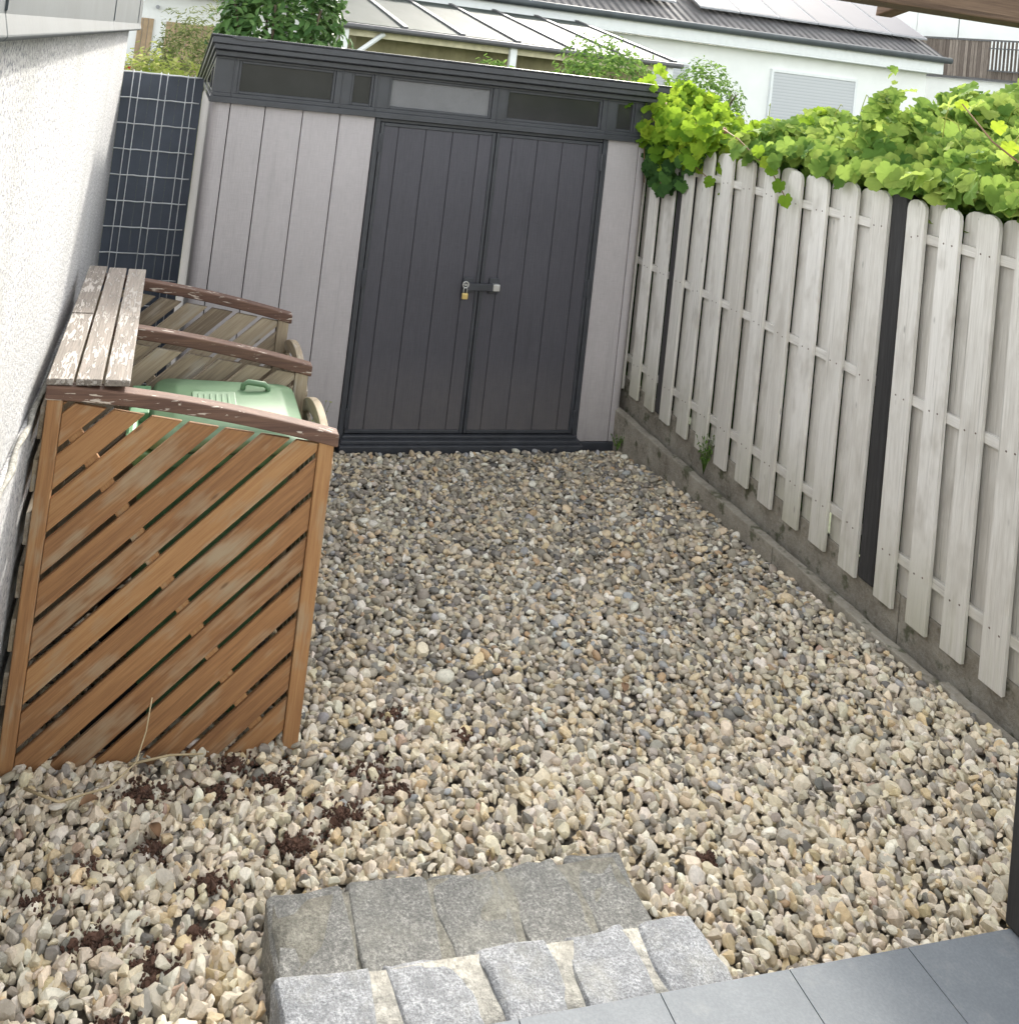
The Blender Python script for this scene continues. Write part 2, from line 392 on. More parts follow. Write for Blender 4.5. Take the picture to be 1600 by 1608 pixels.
for y in (-4.098, -1.898, .101):
    m = MB(); m.b2(-.4618, -.4585, y-.010, y+.010, 2.32, 2.455); m.build('coping_seam', 'zinc', t)

# ================================================================== WIRE FENCE WITH PRIVACY STRIPS
t = thing('wire_mesh_fence', 'dark blue-grey privacy strip fence with wire grid between wall and shed', 'fence', (-.27, .58, 0))
for i in range(4):
    x0 = -.74+i*.163+.055
    m = MB(); m.b2(x0-.001-.0, x0+(.1615 if i < 3 else .149), .575+.003*(i % 2), .5775+.003*(i % 2), .02, 2.02); m.build('privacy_strip', 'strip', t)
m = MB()
for k in range(13):
    z = 2.02-.1565*k
    for yy in (.565, .591):
        pts = [(-.72+.66*i/16, yy-(.004 if (i % 2) else 0), z+.0015*math.sin(i*2.1+k)) for i in range(17)]
        m.tube(pts, .0045, 6)
for i in range(4):
    for dx in (0, .041):
        m.tube([(-.626+i*.161+dx, .5605, .02), (-.626+i*.161+dx, .5605, 2.035)], .003, 6)
m.build('wire_grid', 'steel', t, smooth=True)

# ================================================================== SHED
SH = thing('storage_shed', 'grey resin shed with dark double doors and a band of small windows', 'shed', (1.37, 1.05, 0))
m = MB()
for x0, x1 in ((.0995,.2915),(.2965,.508),(.5125,.7255),(.7305,.938)): m.b2(x0, x1, -.004, .03, .03, 1.93, .5)
for x0, x1 in ((2.462,2.678),): m.b2(x0, x1, -.004, .03, .03, 1.93, .5)
# rounded corner boards
def corner(m, x, sgn, xe):
    pts = [(xe, -.004), (x+sgn*.05, -.004)]
    for k in range(7):
        a = PI/2*k/6; pts.append((x+sgn*(.05-.05*math.sin(a)), .046-.05*math.cos(a)))
    pts += [(x, .12), (x+sgn*.03, .12), (x+sgn*.03, .03), (xe, .03)]
    m.prism(pts, lambda a, b, w_: Vector((a, b, .03+w_)), 1.9, .5)
corner(m, 0, 1, .0945); corner(m, 2.755, -1, 2.683)
for i in range(9):                                   # side boards
    y0 = .125+i*.217; y1 = y0+.212
    z1 = 1.93
    m.b2(0, .03, y0, y1, .03, z1, .5); m.b2(2.725, 2.755, y0, y1, .03, z1, .5)
m.b2(.03, 2.725, 2.04, 2.07, .03, 1.93, .5)
m.build('wall', 'shedwall', SH, bevel=.003)
m = MB(); m.b2(.012, 2.743, .012, 2.06, .0, .03); m.b2(.02, .96, .025, .035, .03, 1.9); m.b2(2.44, 2.735, .025, .035, .03, 1.9); m.b2(.96, 2.44, .06, .08, .03, 1.9)
m.b2(.024, .034, .03, 2.05, .03, 1.92); m.b2(2.721, 2.731, .03, 2.05, .03, 1.92)
m.build('shade_backing', 'black', SH)  # added black sheets that stand in for shade in the grooves and interior
for x0, x1 in ((-.012, .93), (2.49, 2.768)):
    m = MB(); m.b2(x0, x1, -.014, .05, -.03, .028); m.build('base', 'shedtrim', SH, bevel=.004)
m = MB(); m.b2(.945, 2.475, -.085, .04, -.03, .035); m.b2(.955, 2.465, -.06, .04, .035, .055); m.b2(.965, 2.455, -.03, .04, .055, .074)
m.build('door_sill', 'shedtrim', SH, bevel=.004)
m = MB(); m.b2(.942, .974, -.012, .05, .03, 1.925); m.b2(2.427, 2.459, -.012, .05, .03, 1.925); m.b2(.974, 2.427, .0, .05, 1.905, 1.925)
m.build('door_frame', 'shedtrim', SH, bevel=.003)
def door(x0, x1, gr, hinge_x):
    m = MB(); e = [x0+.022]+gr+[x1-.022]
    for a, b in zip(e, e[1:]): m.b2(a+(.0025 if a != e[0] else 0), b-(.0025 if b != e[-1] else 0), -.002, .03, .1, 1.882, .5)
    m.b2(x0+.01, x1-.01, .006, .028, .09, 1.89, .5)
    d = m.build('door', 'sheddoor', SH, bevel=.002)
    m = MB(); m.b2(x0, x0+.022, -.008, .03, .08, 1.902); m.b2(x1-.022, x1, -.008, .03, .08, 1.902)
    m.b2(x0+.0222, x1-.0222, -.008, .03, 1.882, 1.902); m.b2(x0+.0222, x1-.0222, -.008, .03, .08, .10)
    m.build('door_edge', 'shedtrim', d, bevel=.003)
    for z in (1.78, .985, .17):
        m = MB(); m.tube([(hinge_x, -.016, z-.055), (hinge_x, -.016, z+.055)], .009, 10); m.b2(hinge_x-.018, hinge_x+.018, -.014, -.005, z-.05, z+.05)
        m.build('hinge', 'shedtrim', d, bevel=.002)
    return d
door(.979, 1.704, [1.089, 1.259, 1.427, 1.595], .978)
door(1.709, 2.423, [1.816, 1.983, 2.151, 2.319], 2.424)
m = MB(); m.b2(1.598, 1.665, -.018, -.003, .925, 1.015); L = m.build('latch', 'shedtrim', SH, bevel=.003)
m = MB(); m.b2(1.765, 1.826, -.018, -.003, .925, 1.02); m.build('latch_keeper', 'shedtrim', L, bevel=.003)
m = MB(); m.b2(1.615, 1.79, -.042, -.022, .945, .988); m.build('latch_bar', 'shedtrim', L, bevel=.003)
m = MB(); m.b2(1.783, 1.826, -.05, -.0182, .948, .99); m.build('latch_plate', 'brightmetal', L, bevel=.004)
m = MB(); m.tube([(1.606+.018*math.cos(a), -.046, .98+.018*math.sin(a)) for a in np.linspace(0, 2*PI, 17)], .0045, 6); m.b2(1.598, 1.614, -.05, -.0182, .975, .985)
m.build('latch_ring', 'brightmetal', L, smooth=False)
pl_ = thing('padlock', 'small brass padlock hanging from the shed door latch', 'padlock', (1.604, -.05, .9))
m = MB(); m.b2(1.586, 1.624, -.062, -.044, .895, .932); m.build('body', 'brass', pl_, bevel=.005)
m = MB(); m.tube([(1.594, -.053, .93), (1.594, -.053, .95)]+[(1.605-.011*math.cos(a), -.053, .953+.011*math.sin(a)) for a in np.linspace(0, PI, 9)]+[(1.616, -.053, .93)], .0028, 8)
m.build('shackle', 'brightmetal', pl_, smooth=True)

# window band
wx = [(.118,.676),(.77,.905),(1.0,1.652),(1.741,2.392),(2.487,2.622)]
m = MB()
m.b2(-.025, 2.78, -.034, .03, 1.928, 1.962)                 # lower ledge
m.b2(-.014, 2.769, -.018, .03, 1.962, 1.985); m.b2(-.014, 2.769, -.018, .03, 2.175, 2.25)
e = [-.014]+[v for a in wx for v in a]+[2.769]
for a, b in zip(e[::2], e[1::2]): m.b2(a, b, -.018, .03, 1.985, 2.175)
for x in (.093, .716, .93, 1.69, 2.43, 2.70): m.b2(x-.004, x+.004, -.0225, -.0182, 1.963, 2.235)
# sloping gable ends
def gz_roof(y): return 2.275-(y+.1)*.165
for xa, xb in ((-.014, .012), (2.743, 2.769)):
    pts = [(-.0178, 1.963), (1.95, 1.963), (1.95, gz_roof(1.95)-.02), (-.0178, gz_roof(0)-.04)]
    for seg in ((.032, .11), (.36, .42), (.93, 1.0), (1.5, 1.95)):
        m.prism([(seg[0], 1.963), (seg[1], 1.963), (seg[1], gz_roof(seg[1])-.03), (seg[0], gz_roof(seg[0])-.03)], lambda a, b, w_, xa=xa: Vector((xa+w_, a, b)), .026)
    for y0, y1 in ((.11, .36), (.42, .93), (1.0, 1.5)):
        m.prism([(y0, 1.963), (y1, 1.963), (y1, 1.985), (y0, 1.985)], lambda a, b, w_, xa=xa: Vector((xa+w_, a, b)), .026)
        m.prism([(y0, gz_roof(y0)-.1), (y1, gz_roof(y1)-.1), (y1, gz_roof(y1)-.03), (y0, gz_roof(y0)-.03)], lambda a, b, w_, xa=xa: Vector((xa+w_, a, b)), .026)
m.b2(-.025, .012, .0302, 2.09, 1.93, 1.961)
m.build('window_band', 'shedtrim', SH, bevel=.003)
for i, (a, b) in enumerate(wx):
    m = MB(); f = .016
    m.b2(a, a+f, -.010, .015, 1.985, 2.175); m.b2(b-f, b, -.010, .015, 1.985, 2.175); m.b2(a+f, b-f, -.010, .015, 1.985, 1.985+f); m.b2(a+f, b-f, -.010, .015, 2.175-f, 2.175)
    fr = m.build('window', 'shedtrim', SH, bevel=.003)
    m = MB(); m.b2(a+f, b-f, .003, .008, 2.001, 2.159); m.build('pane', 'shedfrost' if i == 2 else 'shedglass', fr)
for y0, y1 in ((.11, .36), (.42, .93)):
    m = MB(); m.prism([(y0, 1.985), (y1, 1.985), (y1, gz_roof(y1)-.1), (y0, gz_roof(y0)-.1)], lambda a, b, w_: Vector((-.002+w_, a, b)), .006)
    m.build('side_pane', 'shedglass', SH)
# roof: sloping slab with a stepped front edge
m = MB()
def roofslab(x0, x1, y0, y1, dz0, dz1, m=m):
    vs = [(x, y, gz_roof(y)+d) for x in (x0, x1) for y in (y0, y1) for d in (dz0, dz1)]
    m.add(vs, [(0,1,3,2),(4,6,7,5),(0,4,5,1),(2,3,7,6),(0,2,6,4),(1,5,7,3)])
roofslab(-.05, 2.80, -.115, 2.2, -.015, .022)
roofslab(-.035, 2.785, -.10, 2.18, -.045, -.015)
roofslab(-.06, 2.81, -.122, -.1, .0225, .034)
roofslab(-.06, -.03, -.0995, 2.2, .0225, .034); roofslab(2.78, 2.81, -.0995, 2.2, .0225, .034)
roofslab(-.022, 2.775, -.06, 2.1, -.075, -.0452)
m.build('roof', 'shedtrim', SH, bevel=.004)
m = MB()
for k in range(10):
    x = .1+k*.28; roofslab(x, x+.1, -.05, 2.1, .0222, .03, m)
m.build('roof_rib', 'shedtrim', SH, bevel=.002)
m = MB(); m.prism([(.15+.10*math.cos(a)*1., 2.306+.012*math.sin(a)) for a in np.linspace(0, 2*PI, 20)[:-1]], lambda a, b, w_: Vector((a, -.1245+w_, b-.003)), .008); m.build('roof_badge', 'shedtrim', SH, bevel=.0015)

# ================================================================== KERB, BASE BOARDS, PICKET FENCE
def rough_box(m, x0, x1, y0, y1, z0, z1, n, amp, seed, cols=4, rnd=None):
    """a weathered block: subdivided box with noisy faces"""
    bm = bmesh.new(); bmesh.ops.create_cube(bm, size=1)
    for v in bm.verts: v.co = Vector(((x0+x1)/2+v.co.x*(x1-x0), (y0+y1)/2+v.co.y*(y1-y0), (z0+z1)/2+v.co.z*(z1-z0)))
    L = (x1-x0, y1-y0, z1-z0); step = min(.05, max(L)/3)
    for ax in range(3):
        k = max(1, min(n, int(L[ax]/step)))
        for i in range(1, k):
            no = Vector((0, 0, 0)); no[ax] = 1; co = Vector((x0, y0, z0)); co[ax] += L[ax]*i/k
            bmesh.ops.bisect_plane(bm, geom=bm.verts[:]+bm.edges[:]+bm.faces[:], plane_co=co, plane_no=no)
    c = Vector(((x0+x1)/2, (y0+y1)/2, (z0+z1)/2))
    for v in bm.verts:
        nn = noise.noise_vector(v.co*9+Vector((seed, 0, 0)))*amp+noise.noise_vector(v.co*27+Vector((seed, 5, 0)))*amp*.45
        v.co += nn
    bm.verts.index_update()
    m.add([v.co.copy() for v in bm.verts], [tuple(v.index for v in f.verts) for f in bm.faces], rnd=rnd); bm.free()
kb = [-3.66, -2.66, -1.66, -.66, .34]
klab = ['mossy concrete kerb at the foot of the near fence panel', 'mossy concrete kerb below the dark post nearest the camera', 'mossy concrete kerb with weeds below the middle fence panel', 'narrow concrete kerb running up to the shed corner']
for i, (a, b) in enumerate(zip(kb, kb[1:])):
    m = MB(); rough_box(m, 2.715, 2.765, a+.004, b-.004, -.1, .242-.004*i+(.02 if i == 0 else 0), 26, .006, i*7.1)
    o = m.build('kerb_stone', 'concrete', bevel=.006); tag(o, klab[i], 'kerb', 'kerb stones along the picket fence')
bl = [(-3.98, -2.352), (-2.348, -.56), (-.556, 2.2)]
blab = ['stained concrete base board under the fence panel nearest the camera', 'stained concrete base board under the middle fence panel', 'dark concrete base board beside the shed']
for i, (a, b) in enumerate(bl):
    m = MB(); rough_box(m, 2.812, 2.85, a, b, -.1, .395, 40, .0022, i*3.3+40)
    o = m.build('base_board', 'concrete', bevel=.004); tag(o, blab[i], 'base board', 'concrete base boards under the fence')

def picket_outline(w_, z0, z1):
    r = .045; pts = [(z0, -w_/2), (z0, w_/2), (z1-r, w_/2)]
    for a in np.linspace(0, PI, 9)[1:-1]:
        pts.append((z1-r+r*math.sin(a)**.8, w_/2*math.cos(a)))
    pts += [(z1-r, -w_/2)]
    return pts
def panel(label, y0, y1, fronts, wf, wb):
    t = thing('picket_fence', label, 'picket fence', (2.81, (y0+y1)/2, .3), 'sections of the picket fence')
    rz_ = (.532, 1.16, 1.815)
    for z in rz_:
        m = MB(); m.b2(2.801, 2.821, y0+.004, y1-.004, z-.02, z+.02); m.build('rail', 'fence', t, bevel=.002)
    def pick(x, yc, ww):
        dz = random.uniform(-.006, .006); ln = random.uniform(-.004, .004); m = MB()
        m.prism(picket_outline(ww, .335+dz, 1.972+dz), lambda a, b, w_: Vector((x+w_+random.uniform(0, .0001), yc+b+ln*(a-1.1)/.8, a)), .018)
        nf = len(m.f)
        if x < 2.8:
            for z in rz_:
                for dy in (-.022, .022):
                    cy_, cz_ = yc+dy+random.uniform(-.006, .006), z+random.uniform(-.006, .006)
                    m.prism([(cz_+.0042*math.sin(a), cy_+.0042*math.cos(a)) for a in np.linspace(0, 2*PI, 9)[:-1]], lambda a, b, w_: Vector((x-.0012+w_, b, a)), .004)
        o = m.build('picket', 'fence', t, bevel=.0025)
        if len(m.f) > nf:
            o.data.materials.append(MT['screw'])
            for p in o.data.polygons[nf:]: p.material_index = 1
    for ne in fronts: pick(2.782, ne+wf/2, wf)
    for a, b in zip(fronts, fronts[1:]):
        pick(2.8225, (a+wf+b)/2, wb)
    return t
panel('pale picket fence panel nearest the camera, right of the first dark post', -3.98, -2.215, [-2.335-.18*k for k in range(0, 10)][::-1], .10, .125)
panel('pale picket fence panel between the two dark posts', -2.12, -.43, [-2.123+.2*k for k in range(9)], .103, .14)
panel('shaded picket fence panel beside the shed, partly under vine leaves', -.33, 1.4, [-.325+.2*k for k in range(9)], .103, .14)
for y, lab in ((-2.168, 'dark square fence post between near and middle picket panels'), (-.38, 'dark fence post near the shed, half hidden under hanging vine'), (-4.03, 'dark fence post at the camera end of the fence')):
    m = MB(); m.b2(2.797, 2.8115, y-.044, y+.044, .345, 1.98); m.b2(2.8117, 2.885, y-.044, y+.044, .397, 1.985); o = m.build('fence_post', 'fencepost', bevel=.008); tag(o, lab, 'fence post', 'dark posts of the picket fence')

# ================================================================== STONE STEPS
def blocks(t, xs, y0, y1, z0, z1, mat, seed):
    for i, (a, b) in enumerate(xs):
        m = MB(); bm = bmesh.new(); bmesh.ops.create_cube(bm, size=1)
        for v in bm.verts: v.co = Vector((v.co.x*(b-a), v.co.y*(y1-y0), v.co.z*(z1-z0)))
        bmesh.ops.bevel(bm, geom=bm.edges[:], offset=.02, segments=3, affect='EDGES', profile=.6)
        bmesh.ops.subdivide_edges(bm, edges=bm.edges[:], cuts=3, use_grid_fill=True)
        for v in bm.verts:
            v.co += Vector(((a+b)/2, (y0+y1)/2, (z0+z1)/2))
            nn = noise.noise_vector(v.co*7+Vector((seed+i*3, 0, 0)))*.020+noise.noise_vector(v.co*22+Vector((seed, 0, 4)))*.010
            nn.z *= .6; v.co += nn
        bm.verts.index_update(); m.add([v.co.copy() for v in bm.verts], [tuple(v.index for v in f.verts) for f in bm.faces]); bm.free()
        m.build('granite_block', mat, t, smooth=True)
t = thing('stone_step', 'lower stone step of dark weathered granite blocks among the gravel', 'step', (.7, -3.34, 0), 'granite steps up to the terrace')
blocks(t, [(.235, .425), (.435, .64), (.648, .83), (.84, 1.01), (1.02, 1.18)], -3.56, -3.15, -.05, .25, 'granite1', 3)
m = MB(); rough_box(m, .25, 1.16, -3.56, -3.175, -.05, .247, 24, .008, 4); m.build('mortar', 'dirtymortar', t, smooth=True)
t = thing('stone_step', 'upper stone step of pale granite blocks with cream mortar joints', 'step', (.7, -3.6, 0), 'granite steps up to the terrace')
blocks(t, [(.20, .405), (.435, .62), (.65, .825), (.855, 1.02), (1.04, 1.19)], -3.70, -3.50, .02, .383, 'granite2', 9)
m = MB(); rough_box(m, .215, 1.16, -3.69, -3.515, .0, .378, 30, .005, 44); m.build('mortar', 'mortar', t, smooth=True)

# ================================================================== BIN ENCLOSURE
BX0, BX1, BF = -.468, .415, -2.46
EN = thing('bin_enclosure', 'slatted brown wooden bin enclosure with two open bays against the white wall', 'bin enclosure', (0, -1.8, .05))
def arch(x):
    t_ = max(0, (x-BX0)/(BX1-BX0)); return 1.213-.022*t_-.118*t_**1.7
def clip_slat(poly, xa, xb, zb, zt):
    def cut(p, f):
        out = []
        for i in range(len(p)):
            a, b = p[i], p[(i+1) % len(p)]; fa, fb = f(a), f(b)
            if fa >= 0: out.append(a)
            if fa*fb < 0: s_ = fa/(fa-fb); out.append((a[0]+(b[0]-a[0])*s_, a[1]+(b[1]-a[1])*s_))
        return out
    for f in (lambda q: q[0]-xa, lambda q: xb-q[0], lambda q: q[1]-zb, lambda q: zt(.5)-q[1] if False else zt(q[0])-q[1]):
        if len(poly) < 3: return []
        poly = cut(poly, f)
    return poly if len(poly) > 2 else []
def side_panel(yf, mat, label=None):
    """arched slatted panel in the plane y = yf..yf+.06; slats rise to the right"""
    z0 = .05
    m = MB()
    for xa, xb in ((BX0, BX0+.045), (BX1-.05, BX1)):
        m = MB(); m.b2(xa, xb, yf, yf+.045, z0, arch(xa)-.036); m.build('post', mat, EN, bevel=.003)
    th = math.radians(43.2); dx, dz = math.cos(th), math.sin(th); pv = .125; wv = .101
    xa, xb = BX0+.046, BX1-.051
    m = MB()
    for k in range(-9, 12):
        zc = .30+k*pv                             # lower edge height at x = 0
        f = lambda x, o: zc+o+x*math.tan(th)
        quad = [(xa-.1, f(xa-.1, 0)), (xb+.1, f(xb+.1, 0)), (xb+.1, f(xb+.1, wv)), (xa-.1, f(xa-.1, wv))]
        p = clip_slat(quad, xa, xb, z0+.02, lambda x: arch(x)-.045)
        if not p: continue
        j = random.uniform(0, .002)
        pts = [((x*dx+z*dz), (-x*dz+z*dx)) for x, z in p]
        m.prism(pts, lambda a, b, w_: Vector((a*dx-b*dz, yf+.008+j+w_, a*dz+b*dx)), .016)
    pn = m.build('side_panel', mat, EN, bevel=.0025)
    m = MB(); a0 = Vector((BX0+.05, yf+.0275, 1.12)); a1 = Vector((.29, yf+.0275, .14)); d = a1-a0; L = d.length
    rot = Matrix.Rotation(-math.atan2(d.z, d.x), 3, 'Y')
    m.box((a0+a1)/2, (L, .014, .045), rot); m.build('cross_batten', mat, pn, bevel=.002)
    m = MB(); m.b2(xa, xb, yf+.0285, yf+.044, z0, z0+.05); m.build('bottom_rail', 'rail', pn, bevel=.003)
    # arched top rail
    m = MB(); n = 18
    xs_ = [BX0-.006+(BX1-BX0+.018)*i/n for i in range(n+1)]
    up_ = [(x, arch(x)+.004) for x in xs_]; dn = [(x, arch(x)-.038) for x in xs_[::-1]]
    m.prism(up_+dn, lambda a, b, w_: Vector((a, yf-.006+w_, b)), .056)
    m.build('top_rail', 'rail', pn, bevel=.005)
    return pn
side_panel(BF, 'slat'); side_panel(-1.815, 'slatin'); side_panel(-1.135, 'slatin')
# back (wall side): posts, battens and horizontal back slats
m = MB()
for k in range(7): m.b2(BX0-.0165, BX0-.0015, BF+.02, -1.09, .12+k*.155, .12+k*.155+.095)
m.build('back_slats', 'slatin', EN, bevel=.003)
for (ya, yb) in ((BF-.004, -1.788), (-1.784, -1.075)):
    for j in range(3):
        x0 = BX0-.008+j*.082
        dzr = random.uniform(0, .003)
        m = MB(); m.b2(x0, x0+.074, ya+random.uniform(0, .006), yb, 1.2175+dzr-.01*0-j*.002, 1.237+dzr-j*.002); m.build('top_plank', 'plank', EN, bevel=.003)
# doors on the right-hand side, their tops arched
for (ya, yb) in ((BF+.055, -1.84), (-1.76, -1.15)):
    m = MB(); n = 14; ys = [ya+(yb-ya)*i/n for i in range(n+1)]
    top = lambda y: .955+.075*math.sin(PI*min(1, max(0, (y-ya)/(yb-ya))))**.8
    prf = [(y, top(y)) for y in ys]+[(y, top(y)-.05) for y in ys[::-1]]
    dr = MB(); dr.prism(prf, lambda a, b, w_: Vector((BX1-.012+w_, a, b)), .028)
    for y in (ya+.02, yb-.02): dr.b2(BX1-.008, BX1+.012, y-.02, y+.02, .09, .925)
    dr.b2(BX1-.008, BX1+.0118, ya+.041, yb-.041, .09, .13)
    D = dr.build('door', 'slatin', EN, bevel=.003)
    m = MB(); th = PI/4
    for k in range(-8, 12):
        zc = .05+k*.125
        quad = [(ya-.2, zc), (yb+.2, zc+(yb-ya+.4)), (yb+.2, zc+(yb-ya+.4)+.1), (ya-.2, zc+.1)]
        p = clip_slat(quad, ya+.041, yb-.041, .131, lambda y: top(y)-.052)
        if not p: continue
        pts = [((x+z)*.7071, (-x+z)*.7071) for x, z in p]
        m.prism(pts, lambda a, b, w_: Vector((BX1-.006+w_, (a-b)*.7071, (a+b)*.7071)), .014)
    m.build('slats', 'slatin', D, bevel=.002)
for y in (-1.8, -1.12):
    m = MB(); m.b2(BX1-.05, BX1-.002, y+.035, y+.06, .05, 1.0); m.build('hinge_post', 'rail', EN, bevel=.003)

# green wheelie bin in the front bay
BN = thing('wheelie_bin', 'green plastic wheelie bin inside the front bay of the slatted enclosure', 'bin', (.05, -2.12, .08))
m = MB()
def ring(x0, x1, y0, y1, z, r=.04, n=4):
    out = []
    for cx_, cy_, a0 in ((x1-r, y1-r, 0), (x0+r, y1-r, PI/2), (x0+r, y0+r, PI), (x1-r, y0+r, 3*PI/2)):
        for k in range(n+1): a = a0+PI/2*k/n; out.append((cx_+r*math.cos(a), cy_+r*math.sin(a), z))
    return out
def loft(m, rings, cap=True):
    n = len(rings[0]); vs = [p for r in rings for p in r]
    fs = [(i*n+k, i*n+(k+1) % n, (i+1)*n+(k+1) % n, (i+1)*n+k) for i in range(len(rings)-1) for k in range(n)]
    if cap: fs += [tuple(range(n-1, -1, -1)), tuple((len(rings)-1)*n+k for k in range(n))]
    m.add(vs, fs)
loft(m, [ring(-.13,.25,-2.32,-1.91,.12), ring(-.16,.28,-2.35,-1.89,.6), ring(-.18,.30,-2.375,-1.875,.93), ring(-.205,.325,-2.39,-1.865,.94), ring(-.205,.325,-2.39,-1.865,.985)])
m.build('body', 'binbody', BN, bevel=.005, smooth=False)
m = MB()
rr = [ring(-.16,.355,-2.40,-1.858,.975,.05), ring(-.165,.358,-2.405,-1.855,.985,.05), ring(-.155,.352,-2.398,-1.862,1.005,.05), ring(-.145,.343,-2.39,-1.87,1.018,.05), ring(-.09,.30,-2.34,-1.92,1.026,.05), ring(-.085,.295,-2.335,-1.925,1.034,.05)]
def tilt(r): return [(x, y, z+(.018-.11*max(0, x-.1)**1.2)) for x, y, z in r]
loft(m, [tilt(r) for r in rr])
lid = m.build('lid', 'binlid', BN, smooth=True)
m = MB(); m.tube([(.15, -1.99, 1.01), (.153, -1.99, 1.06), (.168, -1.99, 1.07), (.228, -1.99, 1.062), (.243, -1.99, 1.05), (.246, -1.99, .99)], .010, 8); m.build('grip', 'binlid', lid, smooth=True)
m = MB(); m.b2(-.03, .12, -2.25, -2.05, 1.045, 1.057); m.build('embossed_panel', 'binlid', lid, bevel=.004)
m = MB()
for j in range(6): m.b2(-.01+j*.02, -.002+j*.02, -2.22, -2.08, 1.0572, 1.060)
m.build('embossed_ribs', 'binlid', lid, bevel=.001)
m = MB(); m.tube([(-.215, -2.36, 1.0), (-.215, -1.9, 1.0)], .018, 10); 
for y in (-2.34, -2.13, -1.92): m.b2(-.23, -.165, y-.02, y+.02, .985, 1.02)
m.build('hinge_handle', 'binbody', BN, bevel=.004)
for y in (-2.37, -1.87):
    m = MB(); m.tube([(-.16, y-.02, .18), (-.16, y+.02, .18)], .1, 20); m.build('wheel', 'rubber', BN, bevel=.008)

# ================================================================== BACKGROUND
# house with solar panels
HS = thing('white_house', 'white house with dark tiled roof and solar panels behind the vines', 'house', (10, 16, 0))
m = MB(); m.b2(1.9, 16.9, 13, 20, -.1, 3.30); m.build('wall', 'whitewall', HS)
def rz(y): return 3.72+(y-12.75)*.51
m = MB()
m.add([(x, y, rz(y)+d) for x in (-1, 17.15) for y in (12.72, 21) for d in (-.09, 0)], [(0,1,3,2),(4,6,7,5),(0,4,5,1),(2,3,7,6),(0,2,6,4),(1,5,7,3)])
rf = m.build('roof', 'rooftile', HS)
m = MB(); m.b2(-1, 17.1, 12.70, 13.0, 3.30, 3.34); m.b2(-1, 17.1, 12.70, 12.72, 3.34, 3.6)
m.b2(16.9, 17.1, 13.0, 16.5, 3.30, 3.34); m.build('eave', 'whitepaint', HS, bevel=.005)
m = MB(); m.tube([(-1, 12.62, 3.64), (17.22, 12.62, 3.64)], .075, 12); 
for k in range(20): m.tube([(-.6+k*.93, 12.62, 3.56), (-.6+k*.93, 12.62, 3.723)], .012, 5)
m.build('gutter', 'zinc', HS, smooth=True)
def spanel(x0, x1, s0, s1):
    # s = distance along y
    m = MB(); f = .03
    def q(x0, x1, y0, y1, d0, d1):
        m.add([(x, y, rz(y)+d) for x in (x0, x1) for y in (y0, y1) for d in (d0, d1)], [(0,1,3,2),(4,6,7,5),(0,4,5,1),(2,3,7,6),(0,2,6,4),(1,5,7,3)])
    q(x0, x1, s0, s1, .10, .14); o = m.build('solar_panel', 'alu', HS)
    m = MB()
    m.add([(x, y, rz(y)+d) for x in (x0+f, x1-f) for y in (s0+f, s1-f) for d in (.1405, .144)], [(0,1,3,2),(4,6,7,5),(0,4,5,1),(2,3,7,6),(0,2,6,4),(1,5,7,3)])
    m.build('cells', 'solar', o)
for k in range(6): spanel(10.85+k*1.05, 11.88+k*1.05, 13.32, 14.85)
for k in range(3): spanel(14.0+k*1.05, 15.03+k*1.05, 14.87, 16.4)
for k in range(5): spanel(4.95+k*1.07, 6.0+k*1.07, 13.38, 14.85)
for (x0, x1, z0, z1) in ((12.66, 14.86, 1.5, 2.88), (9.35, 10.5, 1.4, 2.78)):
    m = MB(); m.b2(x0, x1, 12.95, 13.0, z0, z1); wn = m.build('window', 'blind', HS)
    m = MB(); m.b2(x0-.06, x0, 12.93, 12.998, z0, z1+.06); m.b2(x1, x1+.06, 12.93, 12.998, z0, z1+.06); m.b2(x0, x1, 12.93, 12.998, z1, z1+.06); m.b2(x0-.1, x1+.1, 12.88, 12.998, z0-.06, z0); m.build('frame', 'whitepaint', wn)

# glass patio canopy
CN = thing('patio_canopy', 'pale glass patio roof on white posts behind the shed', 'patio roof', (4.8, 10.5, 0))
def cz(y): return 2.70+(y-8.5)*.165
ribs = [2.06, 3.03, 3.95, 4.87, 5.79, 6.71, 7.63]
for a, b in zip(ribs, ribs[1:]):
    m = MB(); m.add([(x, y, cz(y)+d) for x in (a+.03, b-.03) for y in (8.5, 12.9) for d in (-.01, .0)], [(0,1,3,2),(4,6,7,5),(0,4,5,1),(2,3,7,6),(0,2,6,4),(1,5,7,3)])
    m.build('roof_panel', 'canopyglass', CN)
m = MB()
for x in ribs: m.add([(xx, y, cz(y)+d) for xx in (x-.035, x+.035) for y in (8.46, 12.92) for d in (-.05, .035)], [(0,1,3,2),(4,6,7,5),(0,4,5,1),(2,3,7,6),(0,2,6,4),(1,5,7,3)])
m.build('rafter', 'canopyframe', CN)
m = MB(); m.b2(1.95, 7.72, 8.42, 8.5, 2.61, 2.69); m.tube([(1.93, 8.39, 2.64), (7.74, 8.39, 2.64)], .045, 10); m.build('front_beam', 'canopyframe', CN)
m = MB(); m.b2(2.1, 7.6, 8.55, 8.62, 2.50, 2.6); m.build('fascia', 'cream', CN)
m = MB()
